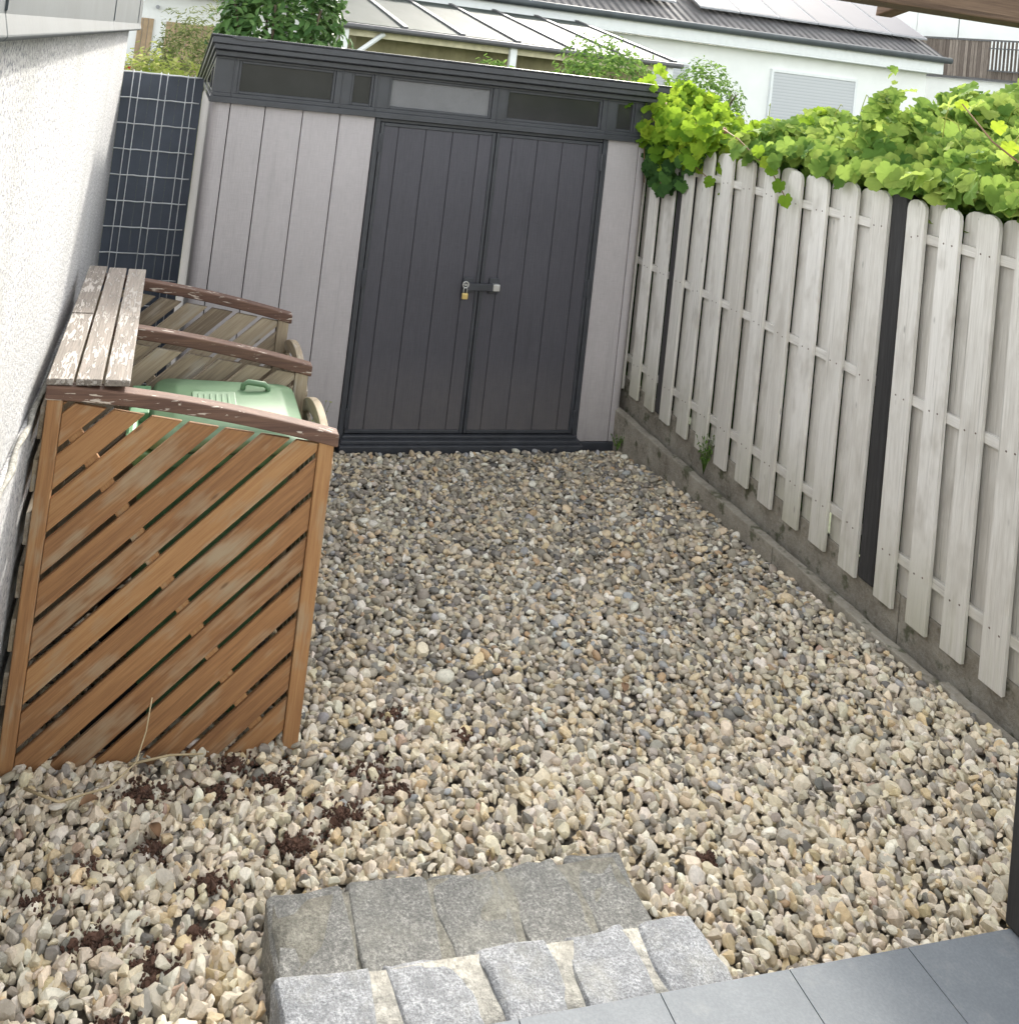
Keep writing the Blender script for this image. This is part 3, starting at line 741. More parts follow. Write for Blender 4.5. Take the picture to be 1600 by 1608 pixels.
for k in range(60):
    x = 2.12+k*.09; m.add([(x, 9.0+.02*math.sin(k*1.7), 2.52), (x+.09, 9.0+.02*math.sin((k+1)*1.7), 2.52), (x+.09, 9.0+.03*math.sin((k+1)*1.7), 1.2), (x, 9.0+.03*math.sin(k*1.7), 1.2),(x, 9.02+.02*math.sin(k*1.7), 2.52), (x+.09, 9.02+.02*math.sin((k+1)*1.7), 2.52), (x+.09, 9.02+.03*math.sin((k+1)*1.7), 1.2), (x, 9.02+.03*math.sin(k*1.7), 1.2)], [(0,1,2,3),(4,5,6,7),(0,1,5,4),(2,3,7,6)])
m.build('awning_curtain', 'awning', CN)
for x in (2.12, 4.80, 7.55):
    m = MB(); m.b2(x-.055, x+.055, 8.44, 8.54, -.05, 2.6); m.build('post', 'whitepaint', CN, bevel=.006)
m = MB(); m.tube([(2.17, 8.5, 2.1), (2.72, 8.5, 2.58)], .04, 8); m.build('brace', 'whitepaint', CN)

# right: neighbour terrace screen and white building behind
NB = thing('white_apartment_block', 'white building with panel joints above the dark timber screen at far right', 'building', (24, 24, 0))
dirv = Vector((.386, -.922, 0)).normalized(); nrm = Vector((-dirv.y, dirv.x, 0)); A0 = Vector((21.35, 17.99, 0))
Rz = Matrix((dirv, nrm, Vector((0,0,1)))).transposed()
def ob(m, u0, u1, v0, v1, z0, z1): m.box(A0+dirv*((u0+u1)/2)+nrm*((v0+v1)/2)+Vector((0,0,(z0+z1)/2)), (u1-u0, v1-v0, z1-z0), Rz)
m = MB(); ob(m, -6, -1.0, 1.5, 4, 0, 8); ob(m, -.985, .28, 1.5, 4, 0, 8); ob(m, .32, 2.2, 1.5, 4, 0, 8); ob(m, 2.215, 9, 1.5, 4, 0, 8); m.build('wall', 'whitewall', NB)
m = MB(); ob(m, .28, .32, 1.6, 4, 0, 8); m.build('panel_joint', 'black', NB)
SC = thing('timber_screen', 'dark vertical timber screen below the white building at far right', 'screen', tuple(A0))
m = MB(); u = -4
while u < 7:
    wd = random.uniform(.07, .12); ob(m, u, u+wd-.008, random.uniform(-.01, .01), .035, 3.55, 4.62); u += wd
m.build('boards', 'farwood', SC)
m = MB(); ob(m, -4, 7, -.03, .06, 4.625, 4.68); ob(m, -4, 7, -.02, .06, 3.48, 3.548); m.build('rails', 'canopyframe', SC)
m = MB(); ob(m, -4, 7, .1, .4, -.1, 3.47); m.build('base_wall', 'whitewall', SC)
RL = thing('balcony_railing', 'white vertical bar railing in front of the dark timber screen', 'railing', tuple(A0))
m = MB(); 
for k in range(34): ob(m, 1.95+k*.1, 1.95+k*.1+.028, -.15, -.12, 3.8, 4.62)
m.build('bars', 'whitepaint', RL)
m = MB(); ob(m, 1.9, 5.4, -.155, -.11, 4.40, 4.43); ob(m, 1.9, 5.4, -.155, -.11, 3.76, 3.799); m.build('rail', 'canopyframe', RL)

# left: white garage building
GB = thing('garage_building', 'white garage building with tan timber doors at upper left', 'building', (-1, 15, 0))
m = MB(); m.b2(-6, 1.8, 14, 19, -.1, 2.95); m.build('wall', 'whitewall', GB)
m = MB(); m.b2(-6.2, 2.0, 13.7, 19.2, 2.95, 3.1); m.build('roof', 'canopyframe', GB)
m = MB()
for k in range(3): m.b2(-1.03+k*.1, -.94+k*.1, 13.96, 13.998, 0, 2.42)
m.build('door', 'garagedoor', GB)
m = MB()
for k in range(10): m.b2(-.5+k*.1, -.41+k*.1, 13.96, 13.998, 0, 2.4)
m.build('garage_door', 'garagedoor', GB)
m = MB(); m.tube([(-.7, 13.95, 2.66), (-.7, 13.9, 2.66)], .04, 8); m.build('wall_lamp', 'alu', GB)
# parked car (only its rear quarter shows past the wall)
CR = thing('parked_car', 'silver hatchback parked before the white garage building', 'car', (-1.6, 11.2, 0))
def car(cx_, cy_, z_):
    prof = [(-2.0,.35),(-2.05,.75),(-1.9,.98),(-1.65,1.05),(-1.1,1.45),(-.2,1.52),(.75,1.46),(1.35,1.38),(1.72,1.0),(1.86,.82),(1.9,.4),(1.7,.28),(-1.8,.28)]
    m = MB(); n = len(prof); rings = []
    for yy, sc in ((-.84,.93),(-.80,.98),(-.6,1.0),(.6,1.0),(.80,.98),(.84,.93)):
        rings.append([(cx_+x*sc, cy_+yy*(1 if z < 1.05 else .84), z_+.28+(z-.28)*(sc)) for x, z in prof])
    loft(m, rings); m.build('body', 'carpaint', CR, smooth=False, bevel=.03)
    for sy in (-1, 1):
        m = MB(); m.prism([(cx_-1.5,z_+1.06),(cx_-1.05,z_+1.40),(cx_+.7,z_+1.40),(cx_+1.3,z_+1.30),(cx_+1.5,z_+1.06)], lambda a, b, w_: Vector((a, cy_+sy*(.82-.07*(b-z_-1.05)/.4)+w_, b)), .012); m.build('window', 'carglass', CR)
    m = MB(); m.prism([(-.62,1.06),(.62,1.06),(.56,1.36),(-.56,1.36)], lambda a, b, w_: Vector((cx_+1.76-(b-1.0)*.95+w_, cy_+a, z_+b)), .02); m.build('rear_window', 'carglass', CR)
    for sy in (-1, 1):
        m = MB(); m.b2(cx_+1.76, cx_+1.88, cy_+sy*.68-.08, cy_+sy*.68+.08, z_+.8, z_+.98); m.build('tail_light', 'redlens', CR, bevel=.02)
        for wx_ in (-1.3, 1.25):
            m = MB(); m.tube([(cx_+wx_, cy_+sy*.70, z_+.31), (cx_+wx_, cy_+sy*.86, z_+.31)], .31, 24); wl = m.build('wheel', 'rubber', CR, bevel=.03)
            m = MB(); m.tube([(cx_+wx_, cy_+sy*.861, z_+.31), (cx_+wx_, cy_+sy*.875, z_+.31)], .19, 16); m.build('rim', 'alu', wl)
car(-2.85, 11.6, .55)
m = MB(); m.b2(-7, 1.6, 9.8, 13.95, -.05, .55); o = m.build('driveway', 'concrete'); tag(o, kind='structure')

# ================================================================== TERRACE PERGOLA
PG = thing('pergola', 'brown timber pergola corner at the upper right with a dark post', 'pergola', (2.03, -3.72, .4))
m = MB(); m.b2(1.2, 4.2, -3.12, -3.0, 2.655, 2.86); m.b2(1.2, 4.2, -3.12, -2.99, 2.651, 2.675); m.build('beam', 'beam', PG, bevel=.006)
for x in (2.12, 3.3):
    m = MB(); m.prism([(-5.8, 3.45), (-2.72, 2.652), (-2.73, 2.72), (-2.86, 2.80), (-5.8, 3.6)], lambda a, b, w_: Vector((x+w_, a, b)), .07); m.build('rafter', 'beam', PG, bevel=.004)
m = MB(); m.b2(1.945, 2.065, -3.79, -3.67, .401, 2.75); m.build('post', 'fencepost', PG, bevel=.006)

# ================================================================== FOLIAGE
GRAPE = [(0,-.36),(.10,-.50),(.30,-.50),(.42,-.36),(.42,-.22),(.52,-.10),(.53,.05),(.42,.15),(.38,.20),(.36,.34),(.24,.38),(.14,.46),(0,.58)]
GRAPE = GRAPE+[(-x, y) for x, y in GRAPE[-2:0:-1]]
OVAL = [(0,-.5),(.12,-.3),(.17,0),(.12,.28),(0,.5),(-.12,.28),(-.17,0),(-.12,-.3)]
def leaf_mesh(name, mat, parent, P, Nrm, size, outline, fold=.18, cup=.12, rnd=None, tipdown=True):
    """P (n,3) positions, Nrm (n,3) leaf normals, size (n,) -> one mesh of n leaves, folded along the midrib"""
    P = np.asarray(P, float); n = len(P); Nrm = np.asarray(Nrm, float); Nrm /= np.linalg.norm(Nrm, axis=1, keepdims=True)
    ol = np.array(outline); k = len(ol)
    ang = rng.uniform(0, 2*PI, n) if not tipdown else None
    ref = np.tile([0, 0, -1.], (n, 1))+rng.normal(0, .45, (n, 3))
    t = ref-(ref*Nrm).sum(1, keepdims=True)*Nrm; t /= np.linalg.norm(t, axis=1, keepdims=True)
    b = np.cross(Nrm, t)
    if ang is not None: t, b = t*np.cos(ang)[:, None]+b*np.sin(ang)[:, None], -t*np.sin(ang)[:, None]+b*np.cos(ang)[:, None]
    # centre + outline
    loc = np.vstack([[0, 0], ol]); hz = fold*np.abs(loc[:, 0])-cup*(loc[:, 1]**2)*1.5
    wig = rng.normal(0, .05, (n, k+1)); fo = rng.uniform(.3, 1.6, (n, 1))
    V = P[:, None]+size[:, None, None]*(loc[None, :, 0, None]*b[:, None]+loc[None, :, 1, None]*t[:, None]+((hz[None]*fo+wig)[..., None])*Nrm[:, None])
    tri = np.array([(0, i+1, (i+1) % k+1) for i in range(k)])
    F = (tri[None]+(np.arange(n)*(k+1))[:, None, None]).reshape(-1, 3)
    me = bpy.data.meshes.new(name); me.from_pydata(V.reshape(-1, 3).tolist(), [], F.tolist())
    r = np.repeat(rnd if rnd is not None else rng.random(n), k+1)
    a = me.attributes.new('rnd', 'FLOAT', 'POINT'); a.data.foreach_set('value', r.astype(np.float32))
    me.materials.append(MT[mat]); me.polygons.foreach_set('use_smooth', [True]*len(me.polygons))
    o = bpy.data.objects.new(name, me); C.objects.link(o)
    if parent is not None: o.parent = parent; o.matrix_parent_inverse = Matrix.Translation(-parent_loc(parent))
    return o
def nz(x, y, s, o=0): return noise.noise(Vector((x*s, y*s, o)))
def topf(x, y):
    b = 2.06+.27*min(1, (x-2.8)/1.0)+.10*max(0, x-3.8)
    b += .14*nz(x, y, 1.8)+.13*nz(x, y, 4.5, 5)
    if y > -1.0: b -= .10*sstep((y+1.0)/.6)*(x > 2.7)
    b += .22*math.exp(-((y+1.72)/.09)**2-((x-3.1)/.12)**2)          # upright shoot
    b += .16*math.exp(-((y-.35)/.28)**2-((x-3.1)/.3)**2)
    b += .16*math.exp(-((y+2.5)/.35)**2-((x-3.6)/.4)**2)
    return b
def cloud(n, xr, yr, dep, sh=None):
    P = []; Nn = []
    while len(P) < n:
        x = random.uniform(*xr); y = random.uniform(*yr)
        z = topf(x, y)-abs(random.gauss(0, dep)); 
        if sh and not sh(x, y, z): continue
        P.append((x, y, z)); Nn.append((random.gauss(-.45, .5), random.gauss(-.5, .5), random.gauss(.8, .35)))
    return np.array(P), np.array(Nn)
def stems(parent, pts_list, r=.005, mat='cane', name='stem'):
    m = MB()
    for pts in pts_list: m.tube(pts, [r*(1-.6*i/len(pts)) for i in range(len(pts))], 6)
    m.build(name, mat, parent, smooth=True)
# big vine mass behind the fence
VB = thing('grape_vine', 'broad mass of green grape vine leaves behind the near fence panels', 'vine', (3.6, -2, 0), 'grape vines over the fence')
P, Q = cloud(12000, (2.86, 5.2), (-4.4, -.5), .12)
def shoots(P, Q, spots):
    for x, y, h, lean in spots:
        z0 = topf(x, y)-.05; k = int(h/.03)
        for i in range(k):
            f = i/k; P = np.vstack([P, (x+lean[0]*f+random.gauss(0, .035)*(1.3-f), y+lean[1]*f+random.gauss(0, .045)*(1.3-f), z0+h*f)]); Q = np.vstack([Q, (random.gauss(-.5, .6), random.gauss(-.5, .6), .7)])
    return P, Q
P, Q = shoots(P, Q, [(3.1,-1.74,.19,(0,.03)),(3.15,-1.62,.14,(.02,-.05)),(3.2,-1.2,.14,(0,.05)),(3.5,-2.5,.2,(0,.06)),(3.6,-2.1,.16,(.05,0)),(3.8,-1.5,.2,(-.05,.04)),(3.3,-.9,.13,(0,.04)),(4.2,-2.2,.2,(0,.05)),(4.0,-2.9,.2,(0,0))])
leaf_mesh('leaves', 'vineB', VB, P, Q, np.clip(rng.gamma(9, .0084, len(P)), .03, .115), GRAPE)
for _ in range(34):
    y = random.uniform(-4, -.7); x = random.uniform(2.85, 4.2); z = topf(x, y); a = random.uniform(0, 6.28); h = random.uniform(.05, .16)
    tn = MB(); tn.tube([(x, y, z-.05), (x+.03*math.cos(a), y+.03*math.sin(a), z+h*.5), (x+.08*math.cos(a), y+.08*math.sin(a), z+h), (x+.11*math.cos(a), y+.10*math.sin(a), z+h*.9)], .0022, 5); tn.build('tendril', 'shrubY', VB, smooth=True)
P, Q = [], []
for _ in range(4600):
    y = random.uniform(-4.4, 1.2); x = random.uniform(2.93, 3.25); P.append((x, y, random.uniform(.3, 2.0))); Q.append((-1, random.gauss(-.2, .5), random.gauss(.3, .4)))
leaf_mesh('gap_shade_leaves', 'vineD', VB, np.array(P), np.array(Q), rng.uniform(.09, .15, len(P)), GRAPE)  # leaves added behind the pickets, in a dark colour, to blacken the gaps
sl_ = []
for i in range(14):
    y = -4.2+i*.36; sl_.append([(3.4+random.uniform(-.2,.2), y, 0), (3.35, y+.1, .9), (3.2, y+random.uniform(-.2,.2), 1.7), (3.0, y+random.uniform(-.3,.3), 2.1)])
stems(VB, sl_, .016)
# edge leaves that droop over the pickets
P, Q = [], []
for _ in range(650):
    y = random.uniform(-4.2, -.9); x = random.gauss(2.84, .05); zt = 2.03+.05*nz(0, y, 3)
    P.append((x, y, zt-abs(random.gauss(0, .04))+.04)); Q.append((-1+random.gauss(0, .3), random.gauss(-.3, .4), random.gauss(.7, .3)))
P2 = [p for p in P]; leaf_mesh('drooping_leaves', 'vineB', VB, np.array(P2), np.array(Q), rng.uniform(.06, .11, len(P2)), GRAPE)
# bright vine spilling over beside the shed
VA = thing('grape_vine', 'bright yellow-green grape vine spilling over the fence beside the shed corner', 'vine', (2.95, 0, 0), 'grape vines over the fence')
P, Q = cloud(1300, (2.82, 3.5), (-.95, .55), .09)
P, Q = shoots(P, Q, [(3.0,.28,.30,(-.05,.03)),(2.98,.08,.26,(.02,.04)),(3.05,-.2,.12,(0,.04)),(2.9,.42,.2,(-.08,0))])
for _ in range(260):
    y = random.uniform(-.75, .30); x = random.uniform(2.66, 2.8); P = np.vstack([P, (x, y, 2.02+random.gauss(0, .09)+.08*sstep((y+.2)/.4))]); Q = np.vstack([Q, (-1+random.gauss(0, .3), random.gauss(-.4, .4), random.gauss(.5, .3))])
leaf_mesh('leaves', 'vineA', VA, P, Q, rng.uniform(.05, .105, len(P)), GRAPE)
P, Q = [], []
for _ in range(120):
    y = random.gauss(-.22, .16); z = random.uniform(1.58, 2.0); x = random.uniform(2.70, 2.775)
    if z < 1.62+abs(y+.22)*.5: continue
    P.append((x, y, z)); Q.append((-1, random.gauss(-.4, .35), random.gauss(.3, .3)))
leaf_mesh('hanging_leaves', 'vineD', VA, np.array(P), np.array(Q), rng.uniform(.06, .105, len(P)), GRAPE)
stems(VA, [[(3.0,.3,0),(2.98,.28,1.),(2.95,.1,2.0)], [(2.9,-.3,2.1),(2.76,-.1,2.06),(2.70,.12,2.15),(2.6,.05,2.22),(2.55,-.02,2.2)],
           [(2.9,.1,2.2),(2.74,-.2,2.02),(2.73,-.5,1.90),(2.76,-.78,1.80)], [(2.8,-.1,2.02),(2.72,-.2,1.85),(2.73,-.28,1.62)], [(2.8,.05,2.02),(2.71,-.02,1.9),(2.72,-.05,1.68)],
           [(2.9,-.6,2.1),(2.75,-1.0,2.07),(2.74,-1.35,1.93),(2.73,-1.5,1.82)]], .0045)
P = [(2.62,.03,2.2),(2.57,0,2.17),(2.73,-1.35,1.95),(2.73,-1.42,1.88),(2.74,-1.28,1.98),(2.72,-1.5,1.82),(2.73,-1.22,2.03),(2.735,-.78,1.80)]
leaf_mesh('shoot_leaves', 'vineA', VA, np.array(P), np.tile([-1,-.6,.4], (len(P),1)), np.full(len(P), .07), GRAPE)
# shoots standing up from the mass
VC = thing('grape_vine', 'rear hump of vine leaves below the timber screen at upper right', 'vine', (4.6, -.8, 0), 'grape vines over the fence')
P, Q = [], []
for _ in range(1500):
    a = random.uniform(0, PI*2); e_ = random.uniform(0, PI/2); rad = random.uniform(.8, 1.0)
    P.append((4.9+.75*rad*math.cos(a)*math.cos(e_), -1.3+.7*rad*math.sin(a)*math.cos(e_)+.0, 2.1+.56*rad*math.sin(e_))); Q.append((math.cos(a)*math.cos(e_)-.3, math.sin(a)*math.cos(e_)-.3, math.sin(e_)+.5))
leaf_mesh('leaves', 'vineB', VC, np.array(P), np.array(Q), rng.uniform(.08, .14, len(P)), GRAPE)
stems(VC, [[(4.8,-1.1,0),(4.75,-1.1,1.2),(4.8,-1.15,2.6)]], .02)
CNE = thing('vine_cane', 'bare thin vine cane with a few yellow leaves at the right edge', 'vine cane', (2.5, -3.0, 2.2))
stems(CNE, [[(2.82,-3.3,1.9),(2.4,-3.12,2.20),(2.38,-3.02,2.26),(2.4,-2.86,2.375)]], .004)
leaf_mesh('yellow_leaves', 'vineA', CNE, np.array([(2.4,-2.86,2.37),(2.4,-3.02,2.31),(2.42,-3.05,2.245),(2.42,-3.13,2.25),(2.42,-3.12,2.20)]), np.array([(-.6,-1,.6)]*5), np.array([.045,.05,.055,.05,.045]), GRAPE, rnd=np.ones(5))

def shrub(name, label, cat, c, rad, n, mat, size, outline=OVAL, trunk=True, flat=None, lump=.22):
    t = thing(name, label, cat, (c[0], c[1], 0)); P, Q = [], []
    sd_ = random.random()*50
    while len(P) < n:
        d = Vector((random.gauss(0,1), random.gauss(0,1), random.gauss(0,1))).normalized()
        if flat and abs(d.y) > flat: continue
        f = (1+lump*2*noise.noise(d*2.2+Vector((sd_,0,0)))+lump*noise.noise(d*6+Vector((0,sd_,0))))*random.uniform(.72, 1.02)
        p = Vector((c[0]+rad[0]*d.x*f, c[1]+rad[1]*d.y*f, c[2]+rad[2]*d.z*f))
        P.append(p); Q.append(d+Vector((random.gauss(0,.5), random.gauss(0,.5), random.gauss(.3,.4))))
    leaf_mesh('crown', mat, t, np.array([tuple(p) for p in P]), np.array([tuple(q) for q in Q]), rng.uniform(size*.7, size*1.3, n), outline, tipdown=False)
    br = [[(c[0], c[1], -.05), (c[0]+.02, c[1], c[2]*.5), (c[0], c[1], c[2]+rad[2]*.3)]]
    for i in range(7):
        a = i*.9; br.append([(c[0], c[1], max(.1, c[2]-rad[2]*.6)), (c[0]+rad[0]*.4*math.cos(a), c[1]+rad[1]*.4*math.sin(a), c[2]), (c[0]+rad[0]*.75*math.cos(a), c[1]+rad[1]*.75*math.sin(a), c[2]+rad[2]*.5)])
    stems(t, br, .02, 'bark', 'trunk')
    return t
shrub('laurel_hedge', 'tall dark green laurel with long glossy leaves behind the shed roof', 'hedge', (.68, 3.6, 1.75), (.68, .5, 1.75), 6500, 'laurel', .13, lump=.12)
shrub('garden_shrub', 'low yellow-green shrub above the dark strip fence', 'shrub', (-.40, 2.5, 1.47), (.62, .5, .64), 5200, 'shrubY', .065, lump=.2)
shrub('garden_shrub', 'taller olive feathery shrub left of the laurel', 'shrub', (-.10, 4.2, 1.6), (.52, .5, .86), 5600, 'shrubO', .075, [(x*.5, y) for x, y in OVAL])
shrub('ball_shrub', 'round clipped green shrub over the right half of the shed roof', 'shrub', (4.3, 4.1, 1.98), (.66, .6, .76), 3600, 'shrubG', .075, lump=.1)
shrub('ball_shrub', 'round bushy shrub between the bright vine and white house wall', 'shrub', (5.58, 4.1, 1.95), (.52, .5, .68), 2600, 'shrubG', .07, lump=.1)
shrub('garden_shrub', 'small leafy shoot showing over the middle of the shed roof', 'shrub', (3.0, 4.0, 2.12), (.22, .2, .28), 300, 'shrubG', .07)

# small weeds
def weed(label, c, n, h, r, mat='shrubG'):
    t = thing('weed', label, 'weed', c); ps = []; P = []; Q = []
    for i in range(n):
        a = random.uniform(0, 2*PI); rr_ = r*random.random(); hh = h*random.uniform(.5, 1)
        tip = (c[0]+rr_*math.cos(a), c[1]+rr_*math.sin(a), c[2]+hh); ps.append([c, ((c[0]+tip[0])/2, (c[1]+tip[1])/2, c[2]+hh*.6), tip])
        for k in range(4):
            f = .4+.2*k; P.append((c[0]+(tip[0]-c[0])*f, c[1]+(tip[1]-c[1])*f, c[2]+hh*f)); Q.append((random.gauss(-.4,.5), random.gauss(-.5,.5), .8))
    stems(t, ps, .0015, 'straw' if mat == 'straw' else 'shrubG'); leaf_mesh('leaves', mat, t, np.array(P), np.array(Q), rng.uniform(.012, .028, len(P)), OVAL)
weed('thin green weed growing between the middle fence panel and its base board', (2.775, -.95, .25), 14, .24, .07)
weed('tuft of green weed in the corner of shed and kerb', (2.69, -.12, .02), 10, .1, .05)
weed('dry spindly weed standing against the shed wall beside the bin box', (.80, -.06, 0), 6, .3, .09, 'shrubY')

# ================================================================== GRAVEL
def stone_protos(kind, n):
    out = []
    for i in range(n):
        bm = bmesh.new(); bmesh.ops.create_icosphere(bm, subdivisions=2, radius=.5)
        sd_ = Vector((i*7.3, 1.1 if kind == 'p' else 55, 0))
        if kind == 'a':
            for _ in range(random.randint(6, 9)):
                nn = Vector((random.gauss(0,1), random.gauss(0,1), random.gauss(0,1))).normalized(); dd = random.uniform(.2, .34)
                for v in bm.verts:
                    e_ = v.co.dot(nn)-dd
                    if e_ > 0: v.co -= nn*e_
        for v in bm.verts:
            if kind == 'p': v.co *= 1+.28*noise.noise(v.co*1.8+sd_)
            else: v.co *= 1+.16*noise.noise(v.co*2.5+sd_)
        bm.verts.index_update()
        out.append((np.array([v.co[:] for v in bm.verts]), np.array([[v.index for v in f.verts] for f in bm.faces])))
        bm.free()
    return out
def gravel(name, kind, P, size, asp, cols, mat, label):
    pr = stone_protos(kind, 14); n = len(P)
    VV, FF, CC = [], [], []; base = 0
    which = rng.integers(0, len(pr), n)
    for w_ in range(len(pr)):
        idx = np.where(which == w_)[0]
        if not len(idx): continue
        pv, pf = pr[w_]; m_ = len(idx)
        sc = size[idx][:, None]*np.stack([np.ones(m_), asp[0][idx], asp[1][idx]], 1)
        V = pv[None]*sc[:, None]
        tl = rng.normal(0, .38 if kind == 'p' else .8, (m_, 2)); yaw = rng.uniform(0, 2*PI, m_)
        cx_, sx_ = np.cos(tl[:, 0]), np.sin(tl[:, 0]); cy_, sy_ = np.cos(tl[:, 1]), np.sin(tl[:, 1]); cz_, sz_ = np.cos(yaw), np.sin(yaw)
        y = V[..., 1]*cx_[:, None]-V[..., 2]*sx_[:, None]; z = V[..., 1]*sx_[:, None]+V[..., 2]*cx_[:, None]; x = V[..., 0]
        x2 = x*cy_[:, None]+z*sy_[:, None]; z2 = -x*sy_[:, None]+z*cy_[:, None]
        x3 = x2*cz_[:, None]-y*sz_[:, None]; y3 = x2*sz_[:, None]+y*cz_[:, None]
        V = np.stack([x3, y3, z2], -1)+P[idx][:, None]
        VV.append(V.reshape(-1, 3)); FF.append((pf[None]+(base+np.arange(m_)*len(pv))[:, None, None]).reshape(-1, 3))
        CC.append(np.repeat(cols[idx], len(pv), 0)); base += m_*len(pv)
    V = np.vstack(VV).astype(np.float32); F = np.vstack(FF).astype(np.int32); Cc = np.vstack(CC).astype(np.float32)
    me = bpy.data.meshes.new(name); me.vertices.add(len(V)); me.vertices.foreach_set('co', V.ravel())
    me.loops.add(F.size); me.loops.foreach_set('vertex_index', F.ravel()); me.polygons.add(len(F))
    me.polygons.foreach_set('loop_start', np.arange(0, F.size, 3, dtype=np.int32)); me.polygons.foreach_set('loop_total', np.full(len(F), 3, dtype=np.int32))
    me.update(calc_edges=True)
    me.polygons.foreach_set('use_smooth', np.full(len(F), kind == 'p', dtype=bool))
    a = me.attributes.new('col', 'FLOAT_COLOR', 'POINT'); a.data.foreach_set('color', np.hstack([Cc, np.ones((len(Cc), 1), np.float32)]).ravel())
    me.materials.append(MT[mat]); o = bpy.data.objects.new(name, me); C.objects.link(o)
    tag(o, label, 'gravel', kind='stuff'); return o
def pick_cols(n, table):
    wts = np.array([t_[0] for t_ in table]); wts = wts/wts.sum(); idx = rng.choice(len(table), n, p=wts)
    c = np.array([t_[1] for t_ in table])[idx]*rng.uniform(.8, 1.2, (n, 1))*rng.uniform(.97, 1.03, (n, 3)); return np.clip(c, .01, .9)
def ok_spot(x, y):
    if x > 2.72: return False
    if y > -.10 and -.0 < x < 2.76: return False
    if y < -3.16 and .24 < x < 1.17: return False
    if y < -3.49 and .2 < x < 1.19: return False
    if y < -3.68 and x > .155: return False
    return True
SP = {'p': [], 'a': []}
def scatter(step, layer, frac=1.0):
    x = -.75
    while x < 2.72:
        y = -4.1
        while y < .5:
            xx = x+random.uniform(-.5, .5)*step; yy = y+random.uniform(-.5, .5)*step
            if ok_spot(xx, yy) and random.random() < frac and (yy > -3.9 or xx < .2):
                pa = sstep((-yy-1.75+.28*nz(xx, yy, 1.7, 8)+.25*(1-sstep((xx+.2)/1.4))+.10*(xx > 2))/1.35)
                pa = .05+.93*pa
                k = 'a' if random.random() < pa else 'p'
                SP[k].append((xx, yy, layer))
            y += step
        x += step
scatter(.027, 0); scatter(.031, 1); scatter(.042, 2, .7)
scatter(.022, .4, .35)
tabP = [(2.8, (.25,.22,.175)), (3.0, (.37,.325,.255)), (1.2, (.17,.16,.145)), (3.0, (.52,.45,.335)), (2.4, (.62,.50,.33)), (1.8, (.72,.67,.57)), (.6, (.36,.36,.355)), (.35, (.48,.33,.19)), (.25, (.10,.095,.09))]
tabA = [(4.0, (.74,.64,.47)), (3.4, (.64,.56,.43)), (2.6, (.78,.71,.58)), (1.0, (.66,.52,.31)), (1.6, (.44,.39,.32)), (.8, (.28,.26,.22)), (.1, (.52,.37,.28)), (.15, (.15,.14,.12))]
for k, tab, mat, lab in (('p', tabP, 'pebble', 'rounded grey and tan river pebbles covering the yard before the shed'), ('a', tabA, 'limestone', 'angular cream limestone chippings around the stone steps')):
    L_ = np.array(SP[k]); n = len(L_)
    if k == 'p': size = rng.gamma(6, .0044, n)+.008; asp = (rng.uniform(.5, .85, n), rng.uniform(.3, .6, n))
    else: size = rng.gamma(5, .0054, n)+.013; asp = (rng.uniform(.6, .95, n), rng.uniform(.5, .85, n))
    size = np.clip(size, .014, .072)
    zz = np.array([gz(x, y) for x, y in L_[:, :2]])+(L_[:, 2]-1)*.011+rng.uniform(-.005, .007, n)
    if k == 'a': keep = (rng.random(n) < .74) | (L_[:, 2] == 0)
    else: keep = np.ones(n, bool)
    Pp = np.stack([L_[:, 0], L_[:, 1], zz], 1)
    gravel('river_pebbles' if k == 'p' else 'limestone_chippings', k, Pp[keep], size[keep], (asp[0][keep], asp[1][keep]), pick_cols(n, tab)[keep], mat, lab)
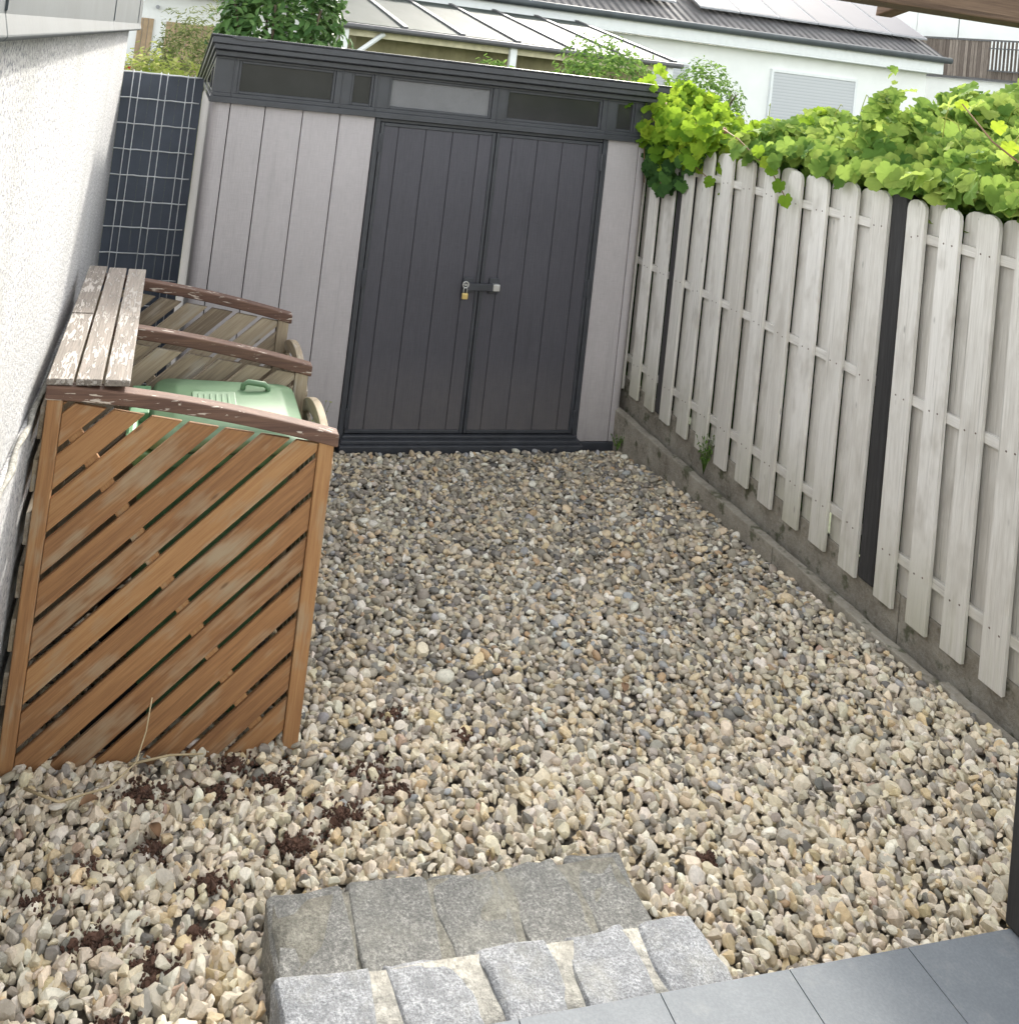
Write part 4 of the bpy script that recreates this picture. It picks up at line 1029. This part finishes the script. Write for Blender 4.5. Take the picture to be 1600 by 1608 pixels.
# dark soil crumbs lying on the gravel
P = []
for (x, y, r_, n_) in [(-.05,-2.62,.07,60),(.33,-2.62,.09,90),(.62,-2.62,.07,70),(.5,-2.78,.08,90),(.35,-2.88,.06,60),(-.02,-2.84,.05,40),(.12,-2.98,.05,40),(-.15,-3.12,.06,50),(-.02,-3.2,.06,70),(.68,-2.72,.05,40),(.95,-2.5,.04,30),(.16,-2.62,.04,30),(-.2,-2.9,.05,40),(.08,-3.12,.03,20),(1.5,-3.12,.03,25),(.22,-2.52,.05,40),(-.3,-2.98,.04,30),(.75,-2.35,.04,30),(-.1,-3.35,.04,30)]:
    for _ in range(n_*6):
        a = random.uniform(0, 2*PI); q = min(2.6, abs(random.gauss(0, .8)))*r_*(1+.5*noise.noise(Vector((math.cos(a)*1.5+x*9, math.sin(a)*1.5, y*7)))); P.append((x+q*math.cos(a), y+q*math.sin(a)*.7, gz(x, y)+.008+random.uniform(-.014, .006)+.008*max(-1.5, 1-q/r_)))
for (x, y) in [(.62,-3.5),(.6,-3.485),(.92,-3.49)]:
    for _ in range(22): P.append((x+random.gauss(0,.014), y+random.gauss(0,.012), .262+random.uniform(0,.014)))
P = np.array(P); n = len(P)
o = gravel('soil_crumbs', 'a', P, rng.uniform(.006, .015, n)*np.where(rng.random(n) < .06, 2.0, 1), (rng.uniform(.7,1,n), rng.uniform(.6,1,n)), np.tile([.05,.03,.02], (n,1)), 'soil', 'dark brown soil crumbs scattered on the gravel'); o['category'] = 'soil'
# dry twigs
t = thing('dry_twig', 'thin curved dry twig lying before the slatted enclosure', 'twig', (-.25, -2.6, .1))
stems(t, [[(-.38,-2.56,.12),(-.28,-2.63,.125),(-.15,-2.60,.13),(-.08,-2.53,.14),(-.06,-2.50,.21),(-.055,-2.49,.30)], [(-.10,-2.52,.13),(.02,-2.49,.125),(.12,-2.49,.12)]], .004, 'straw', 'twig')

# dry leaves on the gravel
for (x, y, a, lab) in ((-.20, -2.66, .4, 'curled brown dry leaf on the gravel below the slatted enclosure'), (-.02, -2.80, 2.0, 'small tan dry leaf lying among pale stones left of the steps'), (1.62, -2.35, 1.1, 'brown dry leaf on the gravel towards the kerb')):
    m = MB(); L_ = .055; vs = []
    for i in range(7):
        t_ = i/6; wv = .014*math.sin(PI*t_)**.7+.0006
        for sgn in (-1, 0, 1):
            p = Vector(((t_-.5)*L_, sgn*wv, .008*abs(sgn)+.010*math.sin(PI*t_)))
            vs.append((x+p.x*math.cos(a)-p.y*math.sin(a), y+p.x*math.sin(a)+p.y*math.cos(a), gz(x, y)+.028+p.z))
    fs = [(i*3+k, i*3+k+1, i*3+k+4, i*3+k+3) for i in range(6) for k in range(2)]
    m.add(vs, fs); o = m.build('dry_leaf', 'cane', smooth=True); tag(o, lab, 'dry leaf', 'dry leaves on the gravel')
